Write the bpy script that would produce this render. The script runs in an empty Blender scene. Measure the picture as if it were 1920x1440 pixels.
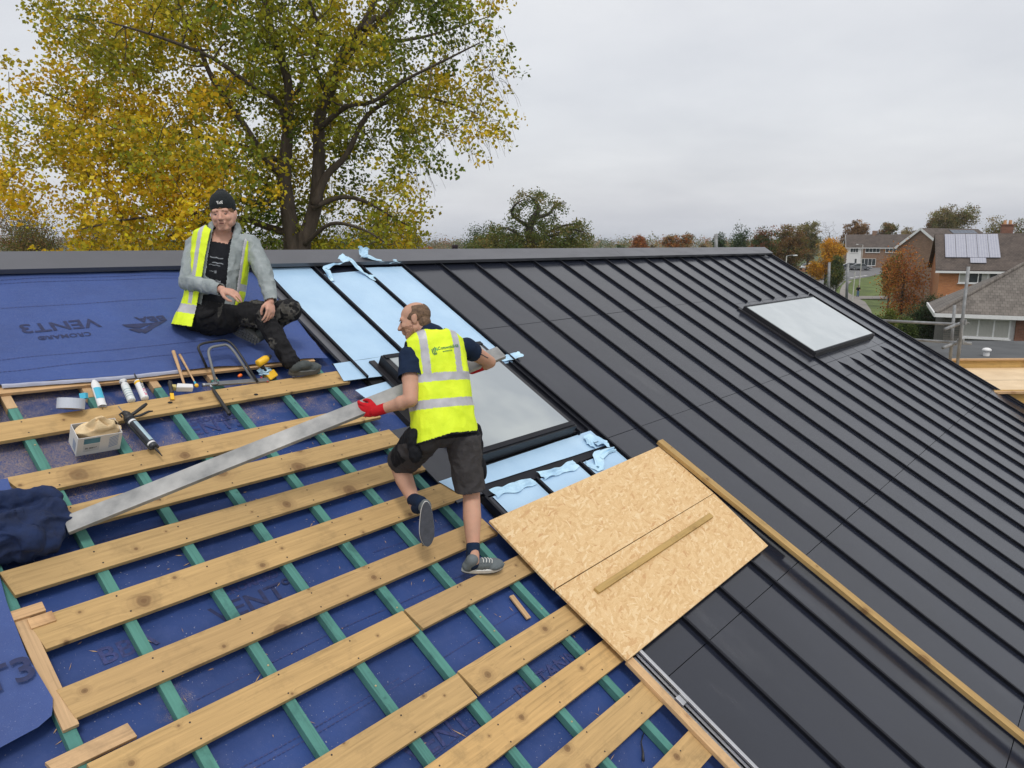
import bpy, bmesh, math, random
import numpy as np
from mathutils import Vector, Matrix, noise
from mathutils.bvhtree import BVHTree
R = math.radians
random.seed(7); rng = np.random.default_rng(7)
scene = bpy.context.scene
col = scene.collection

# ---------------------------------------------------------------- camera
F_PX = 1357.5; PITCH = 0.189928; YAW = 0.851445; TH = 0.499795   # roof pitch
CAM = Vector((0, 0, 8.0)); S = 3.2
fw = Vector((math.sin(YAW)*math.cos(PITCH), math.cos(YAW)*math.cos(PITCH), -math.sin(PITCH)))
rt = Vector((math.cos(YAW), -math.sin(YAW), 0)); up = rt.cross(fw)
cd = bpy.data.cameras.new("camera"); cam = bpy.data.objects.new("camera", cd); col.objects.link(cam)
cd.sensor_width = 36; cd.lens = 36*F_PX/1920; cd.clip_start = .05; cd.clip_end = 9000
cam.matrix_world = Matrix.Translation(CAM) @ Matrix((rt, up, -fw)).transposed().to_4x4()
scene.camera = cam

# ---------------------------------------------------------------- sky, sun, exposure
SUN_EL, SUN_AZ = R(58), R(215)          # azimuth measured clockwise from +Y
w = bpy.data.worlds.new("World"); scene.world = w; w.use_nodes = True
nt = w.node_tree; nt.nodes.clear()
def nd(t, typ, **kw):
    n = t.nodes.new(typ)
    for k, v in kw.items():
        if k in n.inputs: n.inputs[k].default_value = v
        else: setattr(n, k, v)
    return n
out = nd(nt, 'ShaderNodeOutputWorld'); bg1 = nd(nt, 'ShaderNodeBackground'); bg2 = nd(nt, 'ShaderNodeBackground')
sky = nd(nt, 'ShaderNodeTexSky'); sky.sky_type = 'NISHITA'; sky.sun_disc = False
sky.sun_elevation = SUN_EL; sky.sun_rotation = SUN_AZ; sky.air_density = 1.5; sky.dust_density = 4
bg1.inputs['Strength'].default_value = 0.025
nt.links.new(sky.outputs[0], bg1.inputs['Color'])
tc = nd(nt, 'ShaderNodeTexCoord'); sep = nd(nt, 'ShaderNodeSeparateXYZ')
nt.links.new(tc.outputs['Generated'], sep.inputs[0])
dv = nd(nt, 'ShaderNodeMath', operation='MAXIMUM'); dv.inputs[1].default_value = .0
nt.links.new(sep.outputs['Z'], dv.inputs[0])
ad = nd(nt, 'ShaderNodeMath', operation='ADD'); ad.inputs[1].default_value = .16; nt.links.new(dv.outputs[0], ad.inputs[0])
dvd = nd(nt, 'ShaderNodeVectorMath', operation='DIVIDE'); cmb = nd(nt, 'ShaderNodeCombineXYZ')
for i in range(3): nt.links.new(ad.outputs[0], cmb.inputs[i])
nt.links.new(tc.outputs['Generated'], dvd.inputs[0]); nt.links.new(cmb.outputs[0], dvd.inputs[1])
mp = nd(nt, 'ShaderNodeMapping'); mp.inputs['Scale'].default_value = (.7, .7, .05); mp.inputs['Rotation'].default_value = (0, 0, YAW)
nt.links.new(dvd.outputs[0], mp.inputs[0])
nz = nd(nt, 'ShaderNodeTexNoise', Scale=1.1, Detail=6.0, Roughness=.55); nt.links.new(mp.outputs[0], nz.inputs['Vector'])
cr = nd(nt, 'ShaderNodeValToRGB'); nt.links.new(nz.outputs['Fac'], cr.inputs[0])
cr.color_ramp.elements[0].position = .3; cr.color_ramp.elements[0].color = (.60, .605, .63, 1)
cr.color_ramp.elements[1].position = .7; cr.color_ramp.elements[1].color = (.76, .76, .765, 1)
cr2 = nd(nt, 'ShaderNodeValToRGB'); nt.links.new(dv.outputs[0], cr2.inputs[0])
cr2.color_ramp.elements[0].position = 0; cr2.color_ramp.elements[0].color = (.86, .885, .94, 1)
cr2.color_ramp.elements[1].position = .45; cr2.color_ramp.elements[1].color = (1.05, 1.03, 1.0, 1)
e = cr2.color_ramp.elements.new(.10); e.color = (.90, .91, .95, 1)
ml = nd(nt, 'ShaderNodeVectorMath', operation='MULTIPLY'); nt.links.new(cr.outputs[0], ml.inputs[0]); nt.links.new(cr2.outputs[0], ml.inputs[1])
nt.links.new(ml.outputs[0], bg2.inputs['Color']); bg2.inputs['Strength'].default_value = 1.0
sadd = nd(nt, 'ShaderNodeAddShader'); nt.links.new(bg1.outputs[0], sadd.inputs[0]); nt.links.new(bg2.outputs[0], sadd.inputs[1])
nt.links.new(sadd.outputs[0], out.inputs[0])
sd = bpy.data.lights.new("sun", 'SUN'); sd.energy = 1.25; sd.angle = R(14); sd.color = (1, .97, .92)
sun = bpy.data.objects.new("sun", sd); col.objects.link(sun)
sdir = Vector((math.sin(SUN_AZ)*math.cos(SUN_EL), math.cos(SUN_AZ)*math.cos(SUN_EL), math.sin(SUN_EL)))
sun.rotation_euler = sdir.to_track_quat('Z', 'Y').to_euler()
scene.view_settings.view_transform = 'Standard'; scene.view_settings.look = 'None'
scene.view_settings.exposure = 0.09; scene.view_settings.gamma = 1
scene.render.resolution_x = 1024; scene.render.resolution_y = 768
scene.render.engine = 'CYCLES'

# ---------------------------------------------------------------- coordinates
ct, st = math.cos(TH), math.sin(TH)
NRM = Vector((0, -st, ct))
ROOF = Matrix(((1, 0, 0), (0, ct, -st), (0, st, ct))).to_4x4()
ROOF.translation = CAM - NRM*S            # roof frame: x along ridge, y up the slope, z off the roof
RI = ROOF.inverted()
def ray(px, py): return fw + rt*((px-960)/F_PX) - up*((py-720)/F_PX)
def J(px, py, t): return CAM + ray(px, py)*t                      # point at depth t
def RL(px, py, w=0.0):                                            # on the roof-parallel sheet w, in roof coordinates
    d = ray(px, py); t = (w-S)/d.dot(NRM); return RI @ (CAM + d*t)
def RW(px, py, w=0.0): return ROOF @ RL(px, py, w)
fh = Vector((math.sin(YAW), math.cos(YAW), 0))
def B(px, py, d):                                                 # at horizontal distance d ahead
    r = ray(px, py); return CAM + r*(d/r.dot(fh))
def gz(x, y):
    d = x*fh.x + y*fh.y
    s = min(max((d-105)/70, 0), 1); s = s*s*(3-2*s)
    return 3.3*s
def G(px, py, dz=0.0):
    r = ray(px, py); lo, hi = 1.0, 900.0
    for i in range(50):
        m = (lo+hi)/2; p = CAM + r*m
        if p.z > gz(p.x, p.y): lo = m
        else: hi = m
    p = CAM + r*lo; p.z = gz(p.x, p.y)+dz; return p

# ---------------------------------------------------------------- objects and tags
def tag(o, label=None, cat=None, group=None, kind=None):
    for k, v in (('label', label), ('category', cat), ('group', group), ('kind', kind)):
        if v: o[k] = v
    return o
def empty(name, m=None):
    o = bpy.data.objects.new(name, None); col.objects.link(o)
    if isinstance(m, Vector): m = Matrix.Translation(m)
    if m is not None: o.matrix_basis = m
    return o
def link(name, me, mats, parent=None, M=None):
    o = bpy.data.objects.new(name, me); col.objects.link(o)
    if not isinstance(mats, (list, tuple)): mats = [mats]
    if len(me.materials) == 0:
        for m in mats: me.materials.append(m)
    if M is None: M = Matrix()
    if parent is not None:
        o.parent = parent; o.matrix_parent_inverse = Matrix()
        o.matrix_basis = parent.matrix_basis.inverted() @ M if parent.parent is None else (parent.parent.matrix_basis @ parent.matrix_basis).inverted() @ M
    else: o.matrix_basis = M
    return o
class MB:
    def __init__(s): s.v = []; s.f = []; s.m = []; s.mi = 0
    def add(s, vs, fs):
        n = len(s.v); s.v += [tuple(v) for v in vs]
        for f in fs: s.f.append([i+n for i in f]); s.m.append(s.mi)
        return s
    def box(s, a, b, M=None):
        x0, y0, z0 = a; x1, y1, z1 = b
        vs = [Vector(p) for p in ((x0,y0,z0),(x1,y0,z0),(x1,y1,z0),(x0,y1,z0),(x0,y0,z1),(x1,y0,z1),(x1,y1,z1),(x0,y1,z1))]
        if M is not None: vs = [M @ v for v in vs]
        return s.add(vs, [(0,3,2,1),(4,5,6,7),(0,1,5,4),(1,2,6,5),(2,3,7,6),(3,0,4,7)])
    def prism(s, poly, z0, z1, M=None):
        n = len(poly); vs = [Vector((p[0], p[1], z0)) for p in poly]+[Vector((p[0], p[1], z1)) for p in poly]
        if M is not None: vs = [M @ v for v in vs]
        return s.add(vs, [list(range(n))[::-1], [n+i for i in range(n)]]+[(i, (i+1) % n, n+(i+1) % n, n+i) for i in range(n)])
    def tube(s, pts, rad, seg=8, cap=True):
        pts = [Vector(p) for p in pts]; n = len(pts)
        if not isinstance(rad, (list, tuple)): rad = [rad]*n
        base = len(s.v); vs = []; prev = None
        for i, p in enumerate(pts):
            d = (pts[min(i+1, n-1)]-pts[max(i-1, 0)])
            d = d.normalized() if d.length > 1e-9 else Vector((0,0,1))
            if prev is None: a = d.orthogonal().normalized()
            else:
                a = prev - d*prev.dot(d); a = a.normalized() if a.length > 1e-6 else d.orthogonal().normalized()
            prev = a; b = d.cross(a)
            for k in range(seg):
                t = 2*math.pi*k/seg; vs.append(p+(a*math.cos(t)+b*math.sin(t))*rad[i])
        fs = []
        for i in range(n-1):
            for k in range(seg):
                k2 = (k+1) % seg; fs.append((i*seg+k, i*seg+k2, (i+1)*seg+k2, (i+1)*seg+k))
        if cap: fs.append(list(range(seg))[::-1]); fs.append([(n-1)*seg+k for k in range(seg)])
        return s.add(vs, fs)
    def build(s, name, mats, parent=None, M=None, smooth=False, bevel=0):
        me = bpy.data.meshes.new(name); me.from_pydata(s.v, [], s.f)
        if not isinstance(mats, (list, tuple)): mats = [mats]
        for m in mats: me.materials.append(m)
        if any(s.m): me.polygons.foreach_set('material_index', s.m)
        if smooth: me.polygons.foreach_set('use_smooth', [True]*len(me.polygons))
        me.update()
        o = link(name, me, mats, parent, M)
        if bevel:
            b = o.modifiers.new('bevel', 'BEVEL'); b.width = bevel; b.segments = 2; b.limit_method = 'ANGLE'
        return o
def sheet(fn, nu, nv):                     # grid from a function of (s,t)
    m = MB(); vs = [fn(i/nu, j/nv) for j in range(nv+1) for i in range(nu+1)]
    return m.add(vs, [(j*(nu+1)+i, j*(nu+1)+i+1, (j+1)*(nu+1)+i+1, (j+1)*(nu+1)+i) for j in range(nv) for i in range(nu)])
def nz3(p, s=1.0): return noise.noise(Vector(p)*s)

# ---------------------------------------------------------------- materials
def newmat(name):
    m = bpy.data.materials.new(name); m.use_nodes = True; t = m.node_tree
    return m, t, t.nodes['Principled BSDF']
def rgba(c): return (c[0], c[1], c[2], 1)
def mixc(t, fac, a, b, mode='MIX'):
    n = t.nodes.new('ShaderNodeMix'); n.data_type = 'RGBA'; n.blend_type = mode
    for s, v in ((n.inputs[0], fac), (n.inputs[6], a), (n.inputs[7], b)):
        if hasattr(v, 'is_output') or isinstance(v, bpy.types.NodeSocket): t.links.new(v, s)
        else: s.default_value = v if not isinstance(v, tuple) or len(v) == 4 else rgba(v)
    return n.outputs[2]
def ramp(t, src, stops):
    n = t.nodes.new('ShaderNodeValToRGB'); t.links.new(src, n.inputs[0]); el = n.color_ramp.elements
    while len(el) < len(stops): el.new(.5)
    for e_, (p, c) in zip(el, stops): e_.position = p; e_.color = rgba(c) if not isinstance(c, float) else (c, c, c, 1)
    return n.outputs[0]
def coords(t, scale=(1,1,1), rot=(0,0,0), which='Object', rand=0):
    a = t.nodes.new('ShaderNodeTexCoord'); o = a.outputs[which]
    if rand:
        oi = t.nodes.new('ShaderNodeObjectInfo'); mu = nd(t, 'ShaderNodeMath', operation='MULTIPLY'); mu.inputs[1].default_value = rand
        t.links.new(oi.outputs['Random'], mu.inputs[0]); av = nd(t, 'ShaderNodeVectorMath', operation='ADD')
        t.links.new(o, av.inputs[0]); t.links.new(mu.outputs[0], av.inputs[1]); o = av.outputs[0]
    m = t.nodes.new('ShaderNodeMapping'); m.inputs['Scale'].default_value = scale; m.inputs['Rotation'].default_value = rot
    t.links.new(o, m.inputs[0]); return m.outputs[0]
def noi(t, vec, scale, detail=4, rough=.55, dist=0):
    n = nd(t, 'ShaderNodeTexNoise', Scale=scale, Detail=float(detail), Roughness=rough, Distortion=float(dist)); t.links.new(vec, n.inputs['Vector']); return n.outputs['Fac']
def bump(t, b, h, strength=.3, dist=.01):
    n = nd(t, 'ShaderNodeBump', Strength=strength, Distance=dist); t.links.new(h, n.inputs['Height']); t.links.new(n.outputs[0], b.inputs['Normal'])
def M_(name, c, rough=.6, amt=.25, scale=8, bmp=0, bs=60, metal=0, spec=.5, c2=None, rand=3, bd=.004, coat=0):
    m, t, b = newmat(name); v = coords(t, rand=rand)
    n = noi(t, v, scale, 6)
    lo = tuple(x*(1-amt) for x in c); hi = tuple(min(1, x*(1+amt)) for x in c) if c2 is None else c2
    t.links.new(ramp(t, n, [(.3, lo), (.7, hi)]), b.inputs['Base Color'])
    b.inputs['Roughness'].default_value = rough; b.inputs['Metallic'].default_value = metal
    b.inputs['Specular IOR Level'].default_value = spec; b.inputs['Coat Weight'].default_value = coat
    if bmp: bump(t, b, noi(t, v, bs, 5), bmp, bd)
    return m
def wood(name, c, dark, knot=1.0, axis=0, green=0):
    m, t, b = newmat(name)
    base = coords(t, rand=37)
    sp = t.nodes.new('ShaderNodeMapping'); sp.inputs['Scale'].default_value = (1.15, 7, 7) if axis == 0 else (7, 1.15, 7)
    t.links.new(base, sp.inputs[0])
    vo = nd(t, 'ShaderNodeTexVoronoi', Scale=2.1); vo.inputs['Randomness'].default_value = 1; t.links.new(sp.outputs[0], vo.inputs['Vector'])
    # knots, warped so each has its own outline
    kn = t.nodes.new('ShaderNodeMapping'); kn.inputs['Scale'].default_value = (1.9, 7.5, .01) if axis == 0 else (7.5, 1.9, .01)
    t.links.new(base, kn.inputs[0])
    wv = noi(t, base, 24, 2)
    v2 = nd(t, 'ShaderNodeTexVoronoi', Scale=1.0); v2.voronoi_dimensions = '2D'; v2.inputs['Randomness'].default_value = .9; t.links.new(kn.outputs[0], v2.inputs['Vector'])
    # distance in metres-ish: rebuild from position difference
    d0 = nd(t, 'ShaderNodeVectorMath', operation='SUBTRACT'); t.links.new(kn.outputs[0], d0.inputs[0]); t.links.new(v2.outputs['Position'], d0.inputs[1])
    d1 = nd(t, 'ShaderNodeVectorMath', operation='DIVIDE'); d1.inputs[1].default_value = (1.9, 7.5, 1e5) if axis == 0 else (7.5, 1.9, 1e5); t.links.new(d0.outputs[0], d1.inputs[0])
    d2 = nd(t, 'ShaderNodeVectorMath', operation='LENGTH'); t.links.new(d1.outputs[0], d2.inputs[0])
    pr = nd(t, 'ShaderNodeSeparateColor'); t.links.new(v2.outputs['Color'], pr.inputs[0])
    # size by cell: larger divides
    sz = nd(t, 'ShaderNodeMapRange'); sz.inputs['To Min'].default_value = .42; sz.inputs['From Min'].default_value = .12; sz.inputs['To Max'].default_value = 3.4; t.links.new(pr.outputs[0], sz.inputs[0])
    d3 = nd(t, 'ShaderNodeMath', operation='MULTIPLY'); t.links.new(d2.outputs['Value'], d3.inputs[0]); t.links.new(sz.outputs[0], d3.inputs[1])
    wa = nd(t, 'ShaderNodeMath', operation='MULTIPLY_ADD'); wa.inputs[1].default_value = .012; t.links.new(wv, wa.inputs[0]); t.links.new(d3.outputs[0], wa.inputs[2])
    kd = wa.outputs[0]
    # grain: stretched noise warped around knots
    inf = nd(t, 'ShaderNodeMapRange'); inf.inputs['From Min'].default_value = .0; inf.inputs['From Max'].default_value = .09; inf.inputs['To Min'].default_value = .5; inf.inputs['To Max'].default_value = 0; t.links.new(kd, inf.inputs[0])
    gm = t.nodes.new('ShaderNodeMapping'); gm.inputs['Scale'].default_value = (1.4, 34, 34) if axis == 0 else (34, 1.4, 34); t.links.new(base, gm.inputs[0])
    ga = nd(t, 'ShaderNodeVectorMath', operation='ADD'); t.links.new(gm.outputs[0], ga.inputs[0]); t.links.new(inf.outputs[0], ga.inputs[1])
    g = noi(t, ga.outputs[0], 1.6, 7, .6, .5)
    big = noi(t, base, 2.2, 3)
    oi = t.nodes.new('ShaderNodeObjectInfo')
    cc = ramp(t, g, [(.28, tuple(x*.50 for x in c)), (.45, tuple(x*.9 for x in c)), (.55, c), (.75, tuple(min(1, x*1.3) for x in c))])
    cc = mixc(t, .42, cc, mixc(t, big, tuple(x*.62 for x in c), tuple(min(1, x*1.22) for x in c)))
    tint = ramp(t, oi.outputs['Random'], [(0, (.84, .82, .82)), (.35, (1.04, .98, .90)), (.7, (.93, .92, .88)), (1, (1.12, 1.04, .92))])
    cc = mixc(t, 1.0, cc, tint, 'MULTIPLY')
    if knot:
        kf = ramp(t, kd, [(.012, 1.0), (.017, .75), (.021, 1.0), (.027, .35), (.06, 0.0)])
        ks = nd(t, 'ShaderNodeMath', operation='MULTIPLY'); ks.inputs[1].default_value = .82*knot; t.links.new(kf, ks.inputs[0])
        cc = mixc(t, ks.outputs[0], cc, dark)
    rg = nd(t, 'ShaderNodeMath', operation='MULTIPLY'); rg.inputs[1].default_value = 420; t.links.new(kd, rg.inputs[0]); sn = nd(t, 'ShaderNodeMath', operation='SINE'); t.links.new(rg.outputs[0], sn.inputs[0])
    sa = nd(t, 'ShaderNodeMath', operation='MULTIPLY'); t.links.new(sn.outputs[0], sa.inputs[0]); t.links.new(ramp(t, kd, [(.02, .22), (.075, 0.0)]), sa.inputs[1])
    cc = mixc(t, sa.outputs[0], cc, tuple(x*.45 for x in c))
    # grime
    st_ = noi(t, base, 7, 6, .7)
    sr = ramp(t, st_, [(.53, 0.0), (.72, .55)])
    cc = mixc(t, sr, cc, tuple(x*.5 for x in c) if not green else (.03, .10, .09))
    t.links.new(cc, b.inputs['Base Color']); b.inputs['Roughness'].default_value = .75; b.inputs['Specular IOR Level'].default_value = .25
    bump(t, b, g, .35, .003)
    return m
MT = {}
MT['board'] = wood('treated_board', (.50, .345, .165), (.12, .06, .03))
MT['raw'] = wood('raw_timber', (.56, .38, .22), (.22, .09, .04), .6)
MT['rawy'] = wood('raw_timber_lengthways', (.55, .39, .235), (.22, .09, .04), .6, axis=1)
MT['batten_y'] = wood('yellow_batten', (.50, .34, .14), (.12, .05, .02), .8, axis=1)
MT['batten_x'] = wood('yellow_strip', (.52, .36, .14), (.12, .05, .02), .5, axis=0)
MT['green'] = wood('green_batten', (.085, .255, .235), (.02, .06, .06), .6, axis=1, green=1)
# roofing membrane
m, t, b = newmat('blue_membrane'); v = coords(t)
n1 = noi(t, v, 1.3, 5); n2 = noi(t, v, 160, 2); n3 = noi(t, v, 14, 6, .7)
c = ramp(t, n1, [(.3, (.012, .042, .185)), (.7, (.021, .066, .27))])
c = mixc(t, ramp(t, n3, [(.45, 0.0), (.75, .25)]), c, (.042, .10, .31))
c = mixc(t, ramp(t, n2, [(.66, 0.0), (.74, .5)]), c, (.25, .28, .42))
wvn = nd(t, 'ShaderNodeTexWave', Scale=150.0, Distortion=.5); wvn.bands_direction = 'DIAGONAL'; t.links.new(v, wvn.inputs['Vector'])
c = mixc(t, .08, c, wvn.outputs[0])
t.links.new(c, b.inputs['Base Color']); b.inputs['Roughness'].default_value = .7; b.inputs['Specular IOR Level'].default_value = .2
bump(t, b, n3, .6, .008); MT['mem'] = m
# the same felt, blue darkened for shade between the boards, dusted with sawdust
m, t, b = newmat('dusty_shaded_membrane'); v = coords(t)
n1 = noi(t, v, 1.3, 5); n3 = noi(t, v, 11, 7, .7)
c = ramp(t, n1, [(.3, (.009, .030, .125)), (.7, (.018, .055, .22))])
c = mixc(t, ramp(t, n3, [(.5, 0.0), (.8, .4)]), c, (.06, .09, .25))
dn = noi(t, coords(t, (1, 1, 1)), 2.6, 4, .6); dfine = noi(t, v, 240, 3, .8)
sepx = t.nodes.new('ShaderNodeSeparateXYZ'); t.links.new(v, sepx.inputs[0])
mr = nd(t, 'ShaderNodeMapRange'); mr.inputs['From Min'].default_value = 2.8; mr.inputs['From Max'].default_value = 3.3; mr.inputs['To Min'].default_value = -.20; mr.inputs['To Max'].default_value = .12; t.links.new(sepx.outputs['Y'], mr.inputs[0])
da = nd(t, 'ShaderNodeMath', operation='ADD'); t.links.new(dn, da.inputs[0]); t.links.new(mr.outputs[0], da.inputs[1])
mx_ = nd(t, 'ShaderNodeMapRange'); mx_.inputs['From Min'].default_value = 1.2; mx_.inputs['From Max'].default_value = 2.0; mx_.inputs['To Min'].default_value = .08; mx_.inputs['To Max'].default_value = -.10; t.links.new(sepx.outputs['X'], mx_.inputs[0])
da2 = nd(t, 'ShaderNodeMath', operation='ADD'); t.links.new(da.outputs[0], da2.inputs[0]); t.links.new(mx_.outputs[0], da2.inputs[1])
df = nd(t, 'ShaderNodeMath', operation='MULTIPLY'); t.links.new(ramp(t, da2.outputs[0], [(.5, 0.0), (.66, 1.0)]), df.inputs[0]); t.links.new(ramp(t, dfine, [(.50, 0.0), (.57, .95)]), df.inputs[1])
c = mixc(t, df.outputs[0], c, (.40, .29, .17))
sp = noi(t, v, 95, 2); c = mixc(t, ramp(t, sp, [(.70, 0.0), (.76, .8)]), c, (.42, .40, .42))
t.links.new(c, b.inputs['Base Color']); b.inputs['Roughness'].default_value = .6; bump(t, b, n3, .6, .006); MT['mem2'] = m
MT['print'] = M_('black_print', (.012, .020, .08), .6, .3, 40)
MT['print2'] = M_('faint_print', (.03, .042, .15), .6, .4, 60)
# OSB
m, t, b = newmat('oriented_strand_board'); prev = None
for i, (rz, off) in enumerate(((.35, 0), (1.25, 3), (2.2, 7), (2.9, 11))):
    v = coords(t, (1, 1, 1), (0, 0, rz)); wn = nd(t, 'ShaderNodeTexNoise', Scale=9.0, Detail=2.0); t.links.new(v, wn.inputs['Vector'])
    av = nd(t, 'ShaderNodeVectorMath', operation='MULTIPLY_ADD'); av.inputs[1].default_value = (.05, .05, 0); t.links.new(wn.outputs['Color'], av.inputs[0]); t.links.new(v, av.inputs[2])
    mm = t.nodes.new('ShaderNodeMapping'); mm.inputs['Scale'].default_value = (16, 64, .01); mm.inputs['Location'].default_value = (off, off, 0); t.links.new(av.outputs[0], mm.inputs[0])
    vo = nd(t, 'ShaderNodeTexVoronoi', Scale=1.0); vo.voronoi_dimensions = '2D'; t.links.new(mm.outputs[0], vo.inputs['Vector'])
    sc = t.nodes.new('ShaderNodeSeparateColor'); t.links.new(vo.outputs['Color'], sc.inputs[0])
    cc = ramp(t, sc.outputs[0], [(0, (.50, .28, .12)), (.08, (.57, .37, .17)), (.4, (.64, .44, .22)), (.8, (.69, .50, .27)), (1, (.75, .59, .36))])
    if prev is None: prev = cc; hh = sc.outputs[1]
    else:
        th = nd(t, 'ShaderNodeMath', operation='GREATER_THAN'); th.inputs[1].default_value = .60; t.links.new(sc.outputs[2], th.inputs[0])
        prev = mixc(t, th.outputs[0], prev, cc)
fine = noi(t, coords(t, (1, 1, 1)), 120, 4); prev = mixc(t, .25, prev, ramp(t, fine, [(.3, (.45, .25, .1)), (.7, (.85, .62, .36))]))
t.links.new(prev, b.inputs['Base Color']); b.inputs['Roughness'].default_value = .6; b.inputs['Specular IOR Level'].default_value = .3
bump(t, b, fine, .3, .003); MT['osb'] = m
# coated steel
def metal(name, c, rough, scr=0.0):
    m, t, b = newmat(name); v = coords(t, rand=5)
    n = noi(t, v, .9, 5); n2 = noi(t, coords(t, (.6, .15, 1), rand=5), 4, 6, .6)
    cc = ramp(t, n, [(.3, tuple(x*.85 for x in c)), (.7, tuple(x*1.15 for x in c))])
    if scr:
        cc = mixc(t, ramp(t, n2, [(.60, 0.0), (.78, scr)]), cc, (.16, .165, .175))
    dust = noi(t, v, 300, 2); cc = mixc(t, ramp(t, dust, [(.74, 0.0), (.78, .35)]), cc, (.3, .3, .3))
    t.links.new(cc, b.inputs['Base Color'])
    t.links.new(ramp(t, noi(t, coords(t, (.5, 1.6, 1), rand=5), 3.5, 7, .65), [(.3, rough*.88), (.5, rough), (.75, rough*1.35)]), b.inputs['Roughness'])
    b.inputs['Specular IOR Level'].default_value = .65
    bump(t, b, noi(t, v, 2.2, 2), .22, .012)
    return m
MT['metal'] = metal('dark_coated_steel', (.0145, .0175, .0285), .18, .20)
MT['seam'] = M_('seam_steel_in_shade', (.008, .009, .014), .5, .2, spec=.25)  # near-black colour carries the shade and dark reflections on the seam sides
MT['cap'] = metal('ridge_steel', (.085, .088, .102), .36)
MT['black'] = M_('black_trim', (.012, .012, .016), .45, .2)
MT['dark'] = M_('dark_void', (.01, .01, .012), .9, .2)
MT['film'] = M_('pale_blue_film', (.37, .56, .77), .25, .05, 3, .35, 11, c2=(.43, .62, .81), bd=.007)
MT['film2'] = M_('crumpled_blue_film', (.36, .58, .80), .22, .08, 9, .5, 34, c2=(.52, .76, .92), bd=.006)
MT['alu'] = M_('aluminium', (.55, .56, .58), .38, .12, 6, .1, 40, metal=.8)
MT['plank'] = M_('weathered_aluminium_plank', (.27, .28, .285), .55, .3, 5, .2, 60, metal=.25, c2=(.46, .46, .45))
m, t, b = newmat('skylight_glass'); b.inputs['Base Color'].default_value = (.23, .26, .28, 1); b.inputs['Roughness'].default_value = .06; b.inputs['IOR'].default_value = 1.55; b.inputs['Coat Weight'].default_value = 1.0; b.inputs['Coat Roughness'].default_value = .03
v = coords(t); t.links.new(ramp(t, noi(t, v, 1.1, 3), [(.4, (.26, .30, .33)), (.6, (.37, .41, .42))]), b.inputs['Base Color']); MT['glass'] = m
m, t, b = newmat('skylight_glass_milky'); v = coords(t)
t.links.new(ramp(t, noi(t, v, 1.5, 3), [(.4, (.38, .43, .45)), (.6, (.44, .49, .51))]), b.inputs['Base Color']); b.inputs['Roughness'].default_value = .12; b.inputs['Coat Weight'].default_value = .8; MT['glass2'] = m

# ================================================================ the building under construction
house = empty('building_under_construction', Matrix.Translation((6.2, 5.5, 0)))
tag(house, 'building with a roof half clad in dark seamed panels, half bare boards on blue membrane', 'building')
def rpart(mb, name, mats, parent=house, bevel=0, smooth=False): return mb.build(name, mats, parent, ROOF, smooth, bevel)
RIDGE = 5.60; EAVE = -3.2; VERGE = 15.62; LEFT = -3.5
rz = (ROOF @ Vector((0, RIDGE, 0)))
ev = (ROOF @ Vector((0, EAVE, 0)))
# roof deck + base membrane
rpart(MB().box((LEFT, EAVE, -.30), (VERGE-.06, RIDGE-.03, -.115)), 'roof_deck', MT['dark'])
def memz(x, y): return -.082 + .010*nz3((x*2.3, y*1.3, 0)) + .006*nz3((x*7, y*5, 3))
g = sheet(lambda a, c_: Vector((LEFT+.2+(3.62-LEFT-.2)*a, EAVE+.05+(RIDGE-.2-EAVE)*c_, memz(LEFT+(3.62-LEFT)*a, EAVE+(RIDGE-EAVE)*c_))), 150, 170)
rpart(g, 'membrane', MT['mem2'], smooth=True)
def mz_(x, y): return memz(x, y)+.002
# walls, gable, back slope
W = MB(); y0, y1 = ev.y+.35, rz.y+(rz.y-ev.y)*.68
zb = rz.z-(rz.z-ev.z)*.68
def gz_in(y): return (rz.z-(rz.y-y)*math.tan(TH) if y < rz.y else rz.z-(y-rz.y)*math.tan(TH))-.36
poly = [(y0, 0), (y1, 0), (y1, gz_in(y1)), (rz.y, gz_in(rz.y)), (y0, gz_in(y0))]
Mx = Matrix(((0,0,1,0),(1,0,0,0),(0,1,0,0),(0,0,0,1)))
W.prism(poly, LEFT+.3, VERGE-.35, Mx)
W.build('wall', M_('render_wall', (.5, .47, .42), .8, .15, 3, .2, 30), house)
bk = MB(); Ms = Matrix(((1,0,0),(0,ct,st),(0,-st,ct))).to_4x4(); Ms.translation = rz
bk.box((LEFT, .03, -.3), (VERGE-.06, (RIDGE-EAVE)*.68, 0))
bk.build('back_slope', MT['metal'], house, Ms)
# counter battens
for x in (-.80, -.40, .02, .40, .80, 1.20, 1.635, 2.045, 2.445, 2.862, 3.275):
    ytop = 3.92 if x > .5 else 5.3
    rpart(MB().box((x-.026, EAVE+.1, -.074), (x+.026, ytop, -.026)), 'counter_batten', MT['green'], bevel=.003)
    if .5 < x < 3: rpart(MB().box((x-.027, 3.925, -.076), (x+.027, 4.08, -.027)), 'batten_end', MT['rawy'], bevel=.003)
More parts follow.
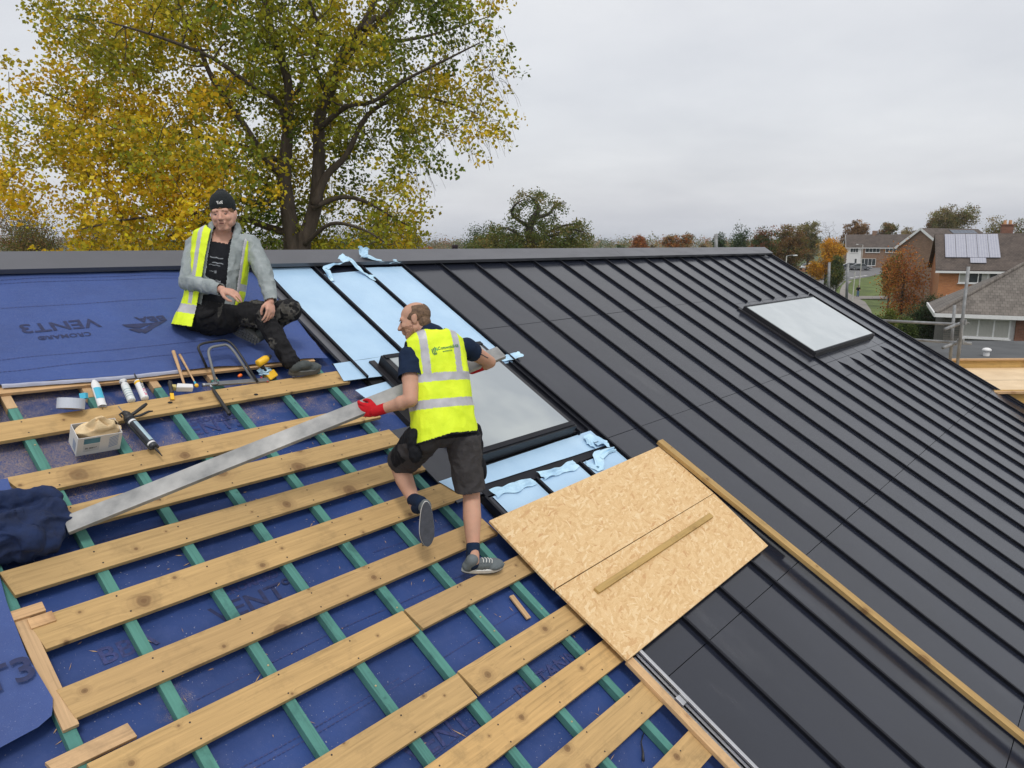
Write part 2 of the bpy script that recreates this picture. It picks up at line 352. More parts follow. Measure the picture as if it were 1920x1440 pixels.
# boards: (y top, y bottom, left, right)
boards = [(3.78,3.62,-2.6,3.42),(3.325,3.165,.99,3.40),(3.02,2.856,.83,3.38),(2.706,2.546,.80,3.36),(2.385,2.205,.82,3.46),
          (1.99,1.828,.81,3.44),(1.620,1.465,.80,2.443),(1.622,1.467,2.449,3.46),(1.152,.985,.72,2.46),(1.158,.990,2.467,3.47),
          (.848,.680,.5,3.49),(.530,.355,.6,3.50),(.160,-.010,.4,3.49),(-.20,-.36,.4,3.49),(-.56,-.72,.4,3.49),(-.92,-1.08,.4,3.49),(-1.28,-1.44,.4,3.49),(-1.64,-1.80,.4,3.49),(-2.0,-2.16,.4,3.49)]
for i, (a, c_, x0, x1) in enumerate(boards):
    sk = random.uniform(-.004, .004); cut = .02 if x0 > .5 else 0
    if i == 1: cut = .06
    mb = MB().prism([(x0+cut, c_), (x1, c_+sk), (x1-random.uniform(0, .02), a+sk), (x0, a)], -.025, random.uniform(-.001, .001))
    rpart(mb, 'board', MT['board'], bevel=.002)
    # nail heads on the battens
nl = MB()
for i, (a, c_, x0, x1) in enumerate(boards[:13]):
    for x in (.80, 1.20, 1.635, 2.045, 2.445, 2.862, 3.275):
        for yy in (a-.03, c_+.03):
            if x0+.03 < x < x1-.02:
                xx = x+random.uniform(-.012, .012) + (.03 if abs(x-2.445) < .01 and i in (7, 9) else 0); yy += random.uniform(-.012, .012)
                nl.prism([(xx+.0045*math.cos(k), yy+.0045*math.sin(k)) for k in (0, 1.05, 2.1, 3.14, 4.2, 5.2)], .0012, .0022)
rpart(nl, 'nail_heads', MT['black'])
for i in range(34):
    x = random.choice((.80, 1.20, 1.635, 2.045, 2.445, 2.862, 3.275))+random.uniform(-.01, .01); y = random.uniform(-.6, 3.7)
    if any(c_-.02 < y < a+.02 for (a, c_, x0, x1) in boards): continue
    rpart(MB().prism([(x+.0055*math.cos(k), y+.0055*math.sin(k)) for k in (0, 1.05, 2.1, 3.14, 4.2, 5.2)], -.0258, -.0235), 'screw_head', M_('yellow_zinc', (.45,.36,.2), .4, metal=.5))
sv = MB()
for i in range(420):
    x = random.uniform(.6, 3.4); y = random.uniform(-.8, 3.9) if i % 3 else random.uniform(2.9, 3.9); a = random.uniform(0, 6.28); l = random.uniform(.004, .022)*(2.2 if random.random() < .06 else 1); w_ = random.uniform(.0012, .003); z = mz_(x, y)
    dx, dy = math.cos(a)*l, math.sin(a)*l; sv.add([(x-dx, y-dy, z+.001), (x+dy/l*w_, y-dx/l*w_, z+.003), (x+dx, y+dy, z+.004), (x-dy/l*w_, y+dx/l*w_, z+.002)], [(0,1,2,3)])
so_ = rpart(sv, 'wood_shavings', MT['raw']); so_['kind'] = 'stuff'
# drilled knots in the top board
for (px, py) in ((319, 755), (480, 740)):
    q = RL(px, py, 0); rpart(MB().prism([(q.x+.016*math.cos(k*.52), q.y+.011*math.sin(k*.52)) for k in range(12)], .0012, .0024), 'knot_hole', MT['dark'])
rpart(MB().prism([(-.9,4.10),(1.2,4.045),(2.1,3.995),(3.30,3.95),(3.30,4.12),(-.9,4.2)], -.026, -.004), 'board', MT['raw'], bevel=.002)
rpart(MB().box((.775, 1.80, -.024), (.835, 2.44, -.002)), 'edge_batten', MT['rawy'], bevel=.002)
rpart(MB().box((.72, 2.40, -.02), (.90, 2.455, .012)), 'packer', MT['raw'], bevel=.002)
rpart(MB().box((.82, 2.33, -.02), (.92, 2.39, .008)), 'packer', MT['raw'], bevel=.002)
# upper membrane lying over the boards, up to the ridge
def mem_edge(x): return 4.10-.075*max(0, x-1.2)**.8*1.0+.006*math.sin(x*6)
def um(a, c_):
    xr = 3.60-.17*(1-c_)
    x = -3.3+(xr+3.3)*a; ye = mem_edge(x)
    y = ye+(5.47-ye)*c_
    z = .009+.016*max(0, nz3((x*1.1+y*1.4, y*2.2-x*.6, 5)))+.007*nz3((x*4, y*5, 8))+.014*max(0, .25-abs(nz3((x*1.2+y*3.5, y*1.0, 2))))
    z += .02*max(0, 1-abs(c_)*30)*abs(nz3((x*3, 0, 9)))
    if x > 3.2: z -= .035*(x-3.2)/.35
    return Vector((x, y, z))
rpart(sheet(um, 260, 70), 'membrane', MT['mem'], smooth=True)
rpart(sheet(lambda a, c_: Vector((1.19+1.05*a, mem_edge(1.19+1.05*a)-.024+.028*c_, .008+.018*math.sin(c_*3.1)+.004*nz3((a*14, c_, 3)))), 50, 6), 'folded_edge', M_('membrane_white_back', (.42, .44, .55), .6, .1), smooth=True)
# folded membrane flaps on the left
EDGE = [(4.2,1.16),(4.0,1.15),(3.88,1.10),(3.84,1.02),(3.835,.9)]
def flap(edge, name, y0, y1, xl, zf):
    def fn(a, c_):
        y = y1+(y0-y1)*c_
        for (ya, xa), (yb, xb) in zip(edge[:-1], edge[1:]):
            if yb <= y <= ya: xe = xb+(xa-xb)*((y-yb)/max(ya-yb, 1e-6)); break
        else: xe = edge[-1][1] if y < edge[-1][0] else edge[0][1]
        x = xl+(xe-xl)*a
        return Vector((x, y, zf+.008*nz3((x*3, y*3, 6))+.012*max(0, nz3((x*1.7, y*1.2, 1)))))
    rpart(sheet(fn, 60, 60), name, MT['mem'], smooth=True)
flap(EDGE, 'membrane_flap', 4.2, 3.83, -2.0, .012)
flap([(3.30,1.00),(3.2,.99),(3.02,.88),(2.75,.80),(2.5,.775),(2.2,.765),(1.95,.785),(1.88,.76),(1.845,.68),(1.83,.5)], 'membrane_flap', 3.30, 1.83, -1.5, .012)
# printing on the membrane
def text_mesh(s, size, bold=0.0, ext=.0):
    cu = bpy.data.curves.new('t', 'FONT'); cu.body = s; cu.size = size; cu.offset = bold; cu.extrude = ext; cu.resolution_u = 3; cu.align_x = 'CENTER'; cu.align_y = 'CENTER'
    o = bpy.data.objects.new('t', cu); me = bpy.data.meshes.new_from_object(o); bpy.data.objects.remove(o); return me
def rtext(s, x, y, z, size, rot=0, m='print', bold=.002, sx=1.0, surf=None, name='printing'):
    me = text_mesh(s, size, bold)
    bm = bmesh.new(); bm.from_mesh(me); bmesh.ops.triangulate(bm, faces=bm.faces)
    for _ in range(2): bmesh.ops.subdivide_edges(bm, edges=[e_ for e_ in bm.edges if e_.calc_length() > .03], cuts=1)
    bmesh.ops.triangulate(bm, faces=bm.faces)
    T = Matrix.Translation((x, y, 0)) @ Matrix.Rotation(rot, 4, 'Z') @ Matrix.Scale(sx, 4, (1, 0, 0))
    for v_ in bm.verts:
        p = T @ v_.co; v_.co = Vector((p.x, p.y, surf(p.x, p.y) if surf else z))
    bm.to_mesh(me); bm.free()
    return link(name, me, MT[m], house, ROOF)
def umz(x, y):
    c_ = (y-mem_edge(x))/(5.47-mem_edge(x)); xr = 3.60-.17*(1-c_); return um((x+3.3)/(xr+3.3), c_).z+.0035
def mz(x, y): return memz(x, y)+.004
a1 = RL(112, 620); a2 = RL(258, 605)
rtext('VENT3', RL(112, 613).x, RL(112, 613).y, 0, .15, math.pi, 'print', .003, 1.1, umz)
rtext('CROMAR®', RL(122, 632).x, RL(122, 632).y, 0, .06, math.pi, 'print', .001, 1.1, umz)
rtext('BBA', RL(283, 600).x, RL(283, 600).y, 0, .10, math.pi, 'print', .003, 1.2, umz)
tri = MB()
for (p0, p1, p2, p3) in (((312,604),(272,628),(262,624),(290,607)), ((290,608),(262,618),(236,616),(228,612)), ((268,620),(262,627),(240,620),(250,618))):
    q = [RL(*p) for p in (p0, p1, p2, p3)]; tri.add([(k.x, k.y, umz(k.x, k.y)+.001) for k in q], [(0,1,2,3)])
rpart(tri, 'printing', MT['print'])
for (s, px, py, sz_, rot) in (('VENT°3', 492, 1122, .15, 0), ('CROMAR®', 470, 1095, .06, 0), ('VENT3', 395, 802, .15, 0), ('CROMAR®', 400, 785, .06, 0),
                        ('BRITANN', 1030, 1262, .12, 0), ('VENT3', 835, 1375, .15, 0), ('BBA', 240, 1215, .13, 0)):
    q = RL(px, py, -.08); rtext(s, q.x, q.y, 0, sz_, rot, 'print2' if s not in ('VENT°3',) else 'print', .002, 1.1, mz)
q = RL(22, 1268, .02); rtext('VENT3', q.x-.19, q.y+.0, .034, .17, R(0), 'print', .003, 1.1)
# stitched lines in the membrane
for yy, xa, xb in ((1.30,.9,3.3),(1.33,.9,2.2),(2.10,2.6,3.4),(.90,.9,3.2),(.35,1.8,3.3),(1.72,1.3,3.2),(2.78,.9,1.7)):
    x = xa; stl = MB()
    while x < xb:
        yv = yy+.05*nz3((x*.8, yy, 0)); stl.add([(x, yv, mz(x, yv)), (x+.018, yv, mz(x+.018, yv)), (x+.018, yv+.005, mz(x, yv)), (x, yv+.005, mz(x, yv))], [(0,1,2,3)]); x += .024
    rpart(stl, 'stitching', MT['print2'])
for yy, xa, xb in ((5.32,-1,3.3),(5.27,-.5,3.3),(4.35,.9,3.0),(4.95,-.5,2.6),(4.22,1.0,3.2)):
    x = xa; st2 = MB()
    while x < xb:
        st2.add([(x, yy, umz(x, yy)), (x+.018, yy, umz(x+.018, yy)), (x+.018, yy+.005, umz(x+.018, yy+.005)), (x, yy+.005, umz(x, yy+.005))], [(0,1,2,3)]); x += .026
    rpart(st2, 'stitching', MT['print2'])

# ---- standing seam panels
U0, DU = 5.866, .5683
seams = [U0+DU*k for k in range(-4, 17)]
def panel(x0, x1, rows, label=None, m='metal'):
    mb = MB()
    for (ya, yb) in rows:                 # ya above yb
        dz = random.uniform(-.001, .001)
        mb.box((x0+.006, yb+.0022, -.012), (x1-.006, ya-.0022, 0+dz))
    o = rpart(mb, 'metal_panel', MT[m], bevel=.0015)
    if label: o['label'] = label
    return o
def seam(x, ya, yb, parent, taper=False):
    mb = MB()
    if taper: mb.add([(x-.008, ya, .001), (x+.010, ya, .001), (x+.010, ya-.16, .032), (x-.008, ya-.16, .032), (x-.008, ya-.16, .0), (x+.010, ya-.16, .0)], [(0,1,2,3), (0,3,4), (1,5,2), (2,5,4,3)]); ya -= .16
    mb.box((x-.007, yb, -.01), (x+.008, ya, .031))
    mb.box((x-.014, yb, .0245), (x-.0075, ya, .0305))
    mb.box((x+.0085, yb, -.005), (x+.016, ya, .005))
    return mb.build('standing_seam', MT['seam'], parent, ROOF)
YT = 5.46
for k in range(len(seams)):
    x0 = seams[k]; x1 = seams[k+1] if k+1 < len(seams) else VERGE-.03
    if k < 3:
        # beside the near skylight: film covered above, bare below
        p = panel(x0 if k else 3.60, x1, [(YT, 3.62)] if k < 2 else [(YT, 3.50)])
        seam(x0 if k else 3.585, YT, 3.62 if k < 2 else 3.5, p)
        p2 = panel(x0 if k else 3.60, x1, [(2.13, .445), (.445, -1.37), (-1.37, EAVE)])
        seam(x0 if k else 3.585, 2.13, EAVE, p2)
    else:
        rows = [(YT, 4.08), (4.08, 2.275), (2.275, .445), (.445, -1.37), (-1.37, EAVE)]
        if 10.9 < x0 < 14.0 or abs(x0-10.98) < .05: rows = [(YT, 3.915), (3.915, 2.24), (2.24, 1.905), (1.905, .445), (.445, -1.37), (-1.37, EAVE)]
        p = panel(x0, x1, rows)
        if 11.3 < x0 < 14.6:
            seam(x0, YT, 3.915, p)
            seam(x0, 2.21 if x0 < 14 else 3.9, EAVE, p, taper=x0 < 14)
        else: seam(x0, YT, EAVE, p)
rpart(MB().box((3.62, EAVE, -.114), (VERGE-.05, RIDGE-.03, -.03)), 'panel_underlay', MT['dark'])
# verge trim
vt = MB(); vt.box((VERGE-.028, EAVE-.02, -.2), (VERGE+.02, RIDGE+.02, .042)); vt.box((VERGE-.075, EAVE, .001), (VERGE-.03, RIDGE-.1, .02))
rpart(vt, 'verge_trim', MT['seam'], bevel=.003)
rpart(MB().box((LEFT, EAVE-.06, -.3), (VERGE-.06, EAVE-.003, -.02)), 'fascia', MT['black'])
# ridge cap, three lengths
for (a, c_) in ((LEFT, 4.9), (4.903, 9.7), (9.703, VERGE+.01)):
    mb = MB(); P = [(5.372, .050), (5.368, .075), (5.612, .098), (5.70, .058)]
    prof = [(5.372, .030), (5.367, .072), (5.60, .088), (5.70, .03), (5.69, .02), (5.60, .076), (5.378, .062), (5.378, .030)]
    n = len(prof)
    mb.add([(x, y, z) for x in (a, c_) for (y, z) in prof], [(i, (i+1) % n, n+(i+1) % n, n+i) for i in range(n)]+[list(range(n))[::-1], [n+i for i in range(n)]])
    rpart(mb, 'ridge_cap', MT['cap'])
rpart(MB().box((LEFT, 5.47, .0), (VERGE-.08, 5.56, .05)), 'ridge_vent', MT['dark'])
# ---- skylights
def skylight(x0, x1, ya, yb, h, glass, name='skylight', fwid=.05, lab=None):
    f = MB()
    f.box((x0, yb, .0), (x1, yb+fwid, h)); f.box((x0, ya-fwid, .0), (x1, ya, h))
    f.box((x0, yb+fwid, .0), (x0+fwid, ya-fwid, h)); f.box((x1-fwid, yb+fwid, .0), (x1, ya-fwid, h))
    f.box((x0-.06, yb-.0, .0015), (x0-.003, ya+.05, .03)); f.box((x1+.003, yb-.0, .0015), (x1+.05, ya+.05, .03))
    fr = rpart(f, name, MT['black'], bevel=.004)
    gl = MB().box((x0+fwid-.02, yb+fwid-.02, h-.014), (x1-fwid+.02, ya-fwid+.02, h+.004)).build('glass_pane', MT[glass], fr, ROOF, bevel=.002)
    i = fwid+.0
    MB().box((x0+.012, yb+.012, h+.0055), (x1-.012, yb+i-.012, h+.012)).build('glazing_bar', MT['seam'], fr, ROOF); b2 = MB(); b2.box((x0+.012, ya-i+.012, h+.0055), (x1-.012, ya-.012, h+.012))
    b2.build('glazing_bar', MT['seam'], fr, ROOF)
    if lab: fr['label'] = lab
    return fr
skylight(10.97, 13.98, 3.73, 2.41, .09, 'glass2', lab='long milky skylight near the far verge')
skylight(3.79, 4.99, 3.76, 2.43, .11, 'glass', fwid=.07, lab='grey glazed skylight behind the standing worker')
# gutter flashing right of the near skylight
gf = MB(); gf.box((5.04, 2.30, -.01), (5.285, 3.5, .004)); gf.box((5.045, 2.4, .005), (5.062, 3.62, .05)); gf.box((5.11, 2.42, .005), (5.118, 3.5, .02)); gf.box((5.20, 2.42, .005), (5.207, 3.5, .03)); gf.box((3.62, 2.14, -.012), (5.285, 2.42, .0))
rpart(gf, 'flashing', MT['seam'])
rpart(MB().box((3.36, 2.18, -.02), (3.72, 3.0, -.003)), 'flashing', MT['metal'])
# ---- protective film
def filmq(pts, z, name='protective_film', th=.0012, M='film'):
    n = 18
    a, b_, c_, d_ = [Vector((p[0], p[1], 0)) for p in pts]
    def fn(s_, t_):
        p = (a*(1-s_)+b_*s_)*(1-t_)+(d_*(1-s_)+c_*s_)*t_
        return Vector((p.x, p.y, z+.0025*nz3((p.x*6, p.y*6, 1))+.0012))
    return rpart(sheet(fn, n, n), name, MT[M], smooth=True)
z = .0035
filmq([(3.64, 5.40), (4.13, 5.40), (4.13, 3.87), (3.60, 3.87)], z)
filmq([(4.20, 5.26), (4.70, 5.30), (4.70, 3.62), (4.20, 3.75)], z)
filmq([(4.76, 5.36), (5.27, 5.36), (5.27, 3.50), (4.76, 3.50)], z)
# lip left of the first film
rpart(MB().box((3.50, 3.72, -.02), (3.575, 5.45, .006)), 'metal_lip', MT['cap'], bevel=.002)
rpart(MB().box((3.40, 3.62, .0055), (4.15, 3.865, .010)), 'apron', MT['seam'])
filmq([(3.41, 3.86), (4.14, 3.86), (4.02, 3.60), (3.36, 3.63)], .0105)
filmq([(3.40, 3.52), (3.78, 3.56), (3.78, 3.30), (3.44, 3.33)], -.006)
filmq([(3.36, 2.40), (5.24, 2.41), (5.24, 2.20), (3.42, 2.255)], .006)
filmq([(3.66, 2.12), (4.14, 2.12), (4.14, 1.0), (3.66, 1.0)], .0035)
filmq([(4.20, 2.12), (4.70, 2.12), (4.70, 1.0), (4.20, 1.0)], .0035)
filmq([(4.76, 2.12), (5.27, 2.12), (5.27, 1.0), (4.76, 1.0)], .0035)
def crumple(pts, wdt, hgt, seed, name='crumpled_film'):
    pts = [Vector(p) for p in pts]
    def fn(s_, t_):
        f = s_*(len(pts)-1); i = min(int(f), len(pts)-2); p = pts[i].lerp(pts[i+1], f-i)
        d = (pts[i+1]-pts[i]).normalized(); n_ = Vector((-d.y, d.x, 0))
        k = (t_-.5)*2; hgt_ = hgt*.55
        j = Vector((nz3((s_*3, t_*1.6, seed)), nz3((s_*3, t_*1.6, seed+9)), 0))*wdt*.35
        zz = abs(nz3((s_*3.2, t_*1.9, seed+3)))*hgt_*1.5
        return p+n_*k*wdt*(.85+.7*nz3((s_*2.6, t_*.5, seed+5)))+j+Vector((0, 0, zz))
    rpart(sheet(fn, 46, 16), name, MT['film2'], smooth=True)
crumple([(4.20,5.12,.01),(4.22,5.30,.05),(4.45,5.38,.06),(4.56,5.42,.10)], .05, .05, 1)
crumple([(4.56,5.42,.10),(4.66,5.22,.02),(4.74,5.1,.01)], .04, .04, 5)
crumple([(4.76,5.40,.10),(4.80,5.50,.16)], .07, .05, 2); crumple([(4.80,5.44,.10),(5.05,5.40,.04),(5.25,5.42,.05)], .06, .05, 3)
crumple([(5.02,3.56,.01),(5.25,3.55,.02),(5.45,3.58,.03)], .05, .04, 7)
crumple([(3.68,2.13,.012),(4.12,2.12,.012)], .05, .035, 11); crumple([(4.22,2.13,.012),(4.68,2.12,.012)], .05, .035, 13)
crumple([(4.78,2.10,.012),(4.85,2.0,.012),(4.98,2.12,.02),(5.24,2.12,.012)], .05, .04, 17)
crumple([(5.02,2.24,.02),(5.10,2.30,.03),(5.24,2.20,.02)], .06, .045, 19)
# aluminium edge rail and its timber, lower left edge of the cladding
al = MB(); al.box((3.575, EAVE, .0), (3.60, .67, .045)); al.box((3.545, EAVE, -.02), (3.574, .66, -.012))
for yy in (.30, -.28, -.9): al.box((3.53, yy-.03, .002), (3.573, yy+.03, .03))
rpart(al, 'edge_rail', MT['alu'], bevel=.002)
rpart(MB().box((3.445, EAVE, .001), (3.51, .66, .030)), 'edge_timber', MT['rawy'], bevel=.003)

# ================================================================ loose things on the roof
def rframe(x, y, z, rot=0): return ROOF @ Matrix.Translation((x, y, z)) @ Matrix.Rotation(rot, 4, 'Z')
def thing(mb, name, mats, M, label, cat, group=None, bevel=0, smooth=False):
    return tag(mb.build(name, mats, None, M, smooth, bevel), label, cat, group)
# OSB sheets: bottom sheet lies slightly skew
thing(MB().prism([(3.40,1.912),(5.735,1.955),(5.70,1.305),(3.395,1.265)], 0, .018), 'strand_board', MT['osb'], rframe(0, 0, .042), 'upper strand board sheet next to the blue film, its lower edge under the joint', 'board', 'strand boards on the roof', .001)
thing(MB().prism([(3.402,1.258),(5.702,1.30),(5.60,.682),(3.425,.655)], 0, .018), 'strand_board', MT['osb'], rframe(0, 0, .041), 'lower strand board sheet carrying the thin wood strip', 'board', 'strand boards on the roof', .001)
p0 = RL(1332, 968, .062); p1 = RL(1117, 1110, .062); d = p0-p1
thing(MB().box((0, -.022, 0), (d.length, .022, .022)), 'wood_strip', MT['batten_x'], rframe(p1.x, p1.y, .0605, math.atan2(d.y, d.x)), 'thin yellowish wood strip lying across the lower strand board', 'wood strip', bevel=.002)
# long loose batten running down over the panels
bt = MB(); bt.box((5.715, -3.0, .068), (5.80, 1.985, .105))
bt.mi = 0
thing(bt, 'long_batten', MT['batten_y'], ROOF, 'long yellow timber batten running down the dark roof from the strand boards', 'batten', bevel=.003)
thing(MB().box((5.803, .55, .042), (5.835, 1.83, .075)), 'thin_batten', MT['rawy'], ROOF, 'short pale batten tucked along the far side of the long batten', 'batten', bevel=.002)
p0 = RL(957, 1120, -.075); p1 = RL(990, 1163, -.075); d = p1-p0
thing(MB().box((0, -.017, 0), (d.length, .017, .012)), 'wood_offcut', MT['raw'], rframe(p0.x, p0.y, -.066, math.atan2(d.y, d.x)), 'small pale wood offcut lying on blue membrane between the boards', 'wood offcut', bevel=.001)
thing(MB().prism([(0,0),(.30,0),(.29,.075),(-.02,.07)], 0, .022), 'wood_offcut', MT['raw'], rframe(.70, 1.635, -.024, R(0)), 'pale board offcut laid against a board at the bottom left', 'wood offcut', bevel=.001)
# ---- tools along the top board
def basis3(x, y, z): return Matrix((x, y, z)).transposed()
def between(pa, pb, wz, wz2=None):
    a = RL(pa[0], pa[1], wz); b_ = RL(pb[0], pb[1], wz2 if wz2 is not None else wz); d = b_-a
    X = d.normalized(); Y = Vector((0,0,1)).cross(X).normalized(); Z = X.cross(Y)
    m = Matrix((X, Y, Z)).transposed().to_4x4(); m.translation = a
    return ROOF @ m, d.length
def lathe(prof, seg=16):     # profile (x along axis, r)
    m = MB(); vs = []
    for x, r in prof:
        for k in range(seg): vs.append((x, r*math.cos(2*math.pi*k/seg), r*math.sin(2*math.pi*k/seg)))
    n = len(prof); fs = [(i*seg+k, i*seg+(k+1) % seg, (i+1)*seg+(k+1) % seg, (i+1)*seg+k) for i in range(n-1) for k in range(seg)]
    fs += [list(range(seg))[::-1], [(n-1)*seg+k for k in range(seg)]]
    return m.add(vs, fs)
WHT = M_('white_plastic', (.72, .73, .74), .4, .06, 6); YEL = M_('tool_yellow', (.80, .47, .02), .45, .12, 10); BLK = M_('tool_black', (.02, .02, .022), .5, .3, 10, .2, 90)
GRY = M_('tool_grey_steel', (.30, .31, .33), .35, .15, 10, metal=.7); REDM = M_('red_plastic', (.62, .03, .03), .4, .1); HW = M_('handle_wood', (.50, .32, .17), .6, .2, 20, .1, 60)
CYN = M_('teal_print', (.06, .42, .60), .5, .1); MAG = M_('magenta_print', (.75, .03, .22), .5, .1); TAN = M_('tan_cloth', (.66, .48, .27), .8, .15, 12, .5, 40, c2=(.78, .62, .38)); ORG = M_('orange_plastic', (.85, .16, .02), .5, .1)
# tape roll
M, L = between((108, 762), (160, 756), .05)
q = RL(133, 757, .03)
tp = lathe([(-.024,.026),(-.024,.058),(.024,.058),(.024,.026)], 28)
tp.f = tp.f[:-2]; tp.m = tp.m[:-2]
for k in range(28): tp.f.append((k, (k+1) % 28, 3*28+(k+1) % 28, 3*28+k)); tp.m.append(0)
tape = tag(tp.build('tape_roll', M_('silver_tape', (.50, .54, .62), .4, .05), None, Matrix.Translation(RW(133, 757, .05)) @ basis3(up.cross(rt).cross(up).normalized()*0+(up+fw*.12).normalized(), rt, (up+fw*.12).normalized().cross(rt)).to_4x4() @ Matrix.Scale(1.3, 4), smooth=False), 'roll of silver grey tape standing against the top board', 'tape roll')
lathe([(-.0245,.022),(-.0245,.0262),(.0245,.0262),(.0245,.022)], 20).build('core', M_('cardboard', (.4, .28, .16), .8), tape, tape.matrix_basis.copy())
MB().prism([(.02,-.01),(.05,-.018),(.055,.012),(.03,.016)], .02, .04).build('loose_end', CYN, tape, tape.matrix_basis @ Matrix.Translation((0, .04, 0)))
# wipes pack
M, L = between((176, 712), (192, 762), .05, .012)
pk = sheet(lambda a, c_: Vector((L*a, math.cos(c_*6.2832)*(.026*(1-.75*max(0, 1-a*4)**2)), math.sin(c_*6.2832)*.017*(1-.9*max(0,1-a*4)**2)+.003*nz3((a*8, c_*6, 1)))), 24, 24)
wp = tag(pk.build('wipes_packet', WHT, None, M, True), 'crumpled white plastic packet with a blue print beside the tape roll', 'packet')
sheet(lambda a, c_: Vector((L*(.35+.4*a), math.cos(.6+c_*1.9)*.0272, math.sin(.6+c_*1.9)*.0185+.003*nz3(((.35+.4*a)*8, 1, 1)))), 10, 10).build('print', CYN, wp, M, True)
# foil sausage / cartridge
M, L = between((247, 752), (219, 688), .012, .05)
c1 = tag(lathe([(0,.022),(.005,.025),(.13,.025),(.136,.02)], 20).build('sealant_cartridge', M_('milky_plastic', (.62, .67, .68), .3, .05), None, M, True), 'milky white sealant tube with a twisted plastic bag over its nozzle', 'sealant tube')
for x in (.03, .05, .07, .09): lathe([(x,.0252),(x+.007,.0254)], 20).build('print_band', M_('pale_grey_print', (.38, .48, .5), .5), c1, M, True)
sheet(lambda a, c_: Vector((.132+.058*a, (.018*abs(math.sin(a*3.6+.7))+.006)*math.cos(c_*6.2832)+.006*nz3((a*6, c_*5, 0)), (.018*abs(math.sin(a*3.6+.7))+.006)*math.sin(c_*6.2832)+.006*nz3((a*6, c_*5, 7)))), 14, 16).build('twisted_bag', WHT, c1, M)
# white cartridge with lettering
M, L = between((272, 748), (245, 684), .012, .05)
c2 = tag(lathe([(0,.022),(.004,.0245),(.165,.0245),(.168,.022),(.17,.010)], 24).build('sealant_cartridge', WHT, None, M, True), 'white sealant cartridge with pink lettering and a black nozzle', 'sealant tube')
lathe([(.170,.011),(.18,.009),(.245,.0035)], 12).build('nozzle', BLK, c2, M, True)
lathe([(.138,.0249),(.158,.0249)], 24).build('yellow_band', YEL, c2, M, True)
def wraptext(s, size, x, ang, rad, par, M, m, name='lettering', flip=1):
    me = text_mesh(s, size, .0006)
    for v_ in me.vertices:
        a = ang+v_.co.y/rad; v_.co = Vector((x-v_.co.x*flip, rad*math.cos(a), rad*math.sin(a)))
    return link(name, me, m, par, M)
wraptext('ARBO', .026, .108, 1.9, .0252, c2, M, BLK); wraptext('SIL LM', .022, .045, 1.9, .0252, c2, M, MAG)
wraptext('ARBO', .017, .148, 1.9, .0254, c2, M, BLK)
# chisel-type knife
M, L = between((322, 738), (316, 697), .02, .05)
k1 = tag(lathe([(0,.010),(.01,.014),(.06,.013),(.10,.016),(.112,.013)], 12).build('utility_knife', BLK, None, M, True), 'knife with a black grip and yellow body leaning on the top board', 'knife')
MB().box((-.055, -.012, -.006), (.002, .012, .006)).build('body', YEL, k1, M, bevel=.003)
MB().box((.1125, -.006, -.006), (.118, .006, .006)).build('end_cap', WHT, k1, M)
# white rubber mallet
M, L = between((346, 722), (325, 659), .03, .05)
k2 = tag(lathe([(0,.008),(.05,.0085),(L*.6,.011),(L,.013),(L+.004,.009)], 12).build('rubber_mallet', HW, None, M, True), 'white rubber mallet with a thick wooden handle', 'mallet')
MB().prism([(-.05,-.045),(-.012,-.05),(-.002,.05),(-.045,.062)], -.022, .022).build('head', WHT, k2, M, bevel=.006)
MB().prism([(-.045,.0625),(-.01,.056),(-.01,.085),(-.035,.08)], -.018, .018).build('rubber_face', M_('yellowed_rubber', (.5,.42,.16), .6), k2, M, bevel=.004)
# small yellow tipped hammer
M, L = between((368, 722), (337, 665), .03, .055)
k3 = tag(lathe([(0,.005),(.08,.0055),(L*.7,.008),(L,.009)], 10).build('plastic_tip_hammer', HW, None, M, True), 'slim wooden hammer with a yellow ball tip', 'hammer')
lathe([(-.018,.008),(-.012,.0135),(.0,.014),(.008,.008)], 14).build('yellow_tip', YEL, k3, M, True)
lathe([(.009,.007),(.035,.007)], 10).build('blue_collar', CYN, k3, M, True)
# claw hammer across the board
M, L = between((394, 722), (430, 776), .028, .028)
k4 = tag(lathe([(0,.007),(.05,.0065),(.07,.011),(.12,.0125),(L-.02,.013),(L,.015),(L+.006,.012)], 12).build('hammer', BLK, None, M, True), 'steel hammer with a black rubber grip lying across the top board', 'hammer')
hd = MB(); hd.tube([(-.008,-.05,0),(-.008,-.03,0),(-.008,.03,0),(-.01,.05,0),(-.03,.075,-.01)], [.014,.012,.011,.009,.004], 10); hd.build('head', GRY, k4, M, True)
lathe([(-.02,.009),(.03,.0075)], 10).build('shaft', GRY, k4, M, True)
# double U framed folding tool
def uframe(px, mat_, par, M, r): MB().tube(px, r, 10).build('u_frame', mat_, par, M, True)
F = ROOF
A = RL(402, 722, .01); Bb = RL(470, 714, .01); Cc = RL(455, 655, .22); Dd = RL(385, 663, .22)
A0, B0 = A.copy(), Bb.copy()
ft = empty('folding_tool', F @ Matrix.Translation((A+Bb)/2)); tag(ft, 'hand folding tool with one grey and one black u-shaped tube handle', 'folding tool')
def ub(A, B_, C_, D_, r, m_):
    pts = [A]
    def rc(P, Q, R_, n=6, k=.22):
        a = Q+(P-Q)*k; b_ = Q+(R_-Q)*k*1.6
        return [a*(1-t)**2+Q*2*t*(1-t)+b_*t*t for t in [i/n for i in range(n+1)]]
    pts += rc(A, D_, C_); pts += rc(D_, C_, B_, k=.22); pts += [B_]
    MB().tube(pts, r, 10).build('tube_handle', m_, ft, ROOF, True)
TGR = M_('grey_powder_tube', (.17, .18, .19), .5, .15)
ub(RL(405,718,.01), RL(474,712,.01), RL(430,645,.13), RL(388,652,.13), .010, TGR)
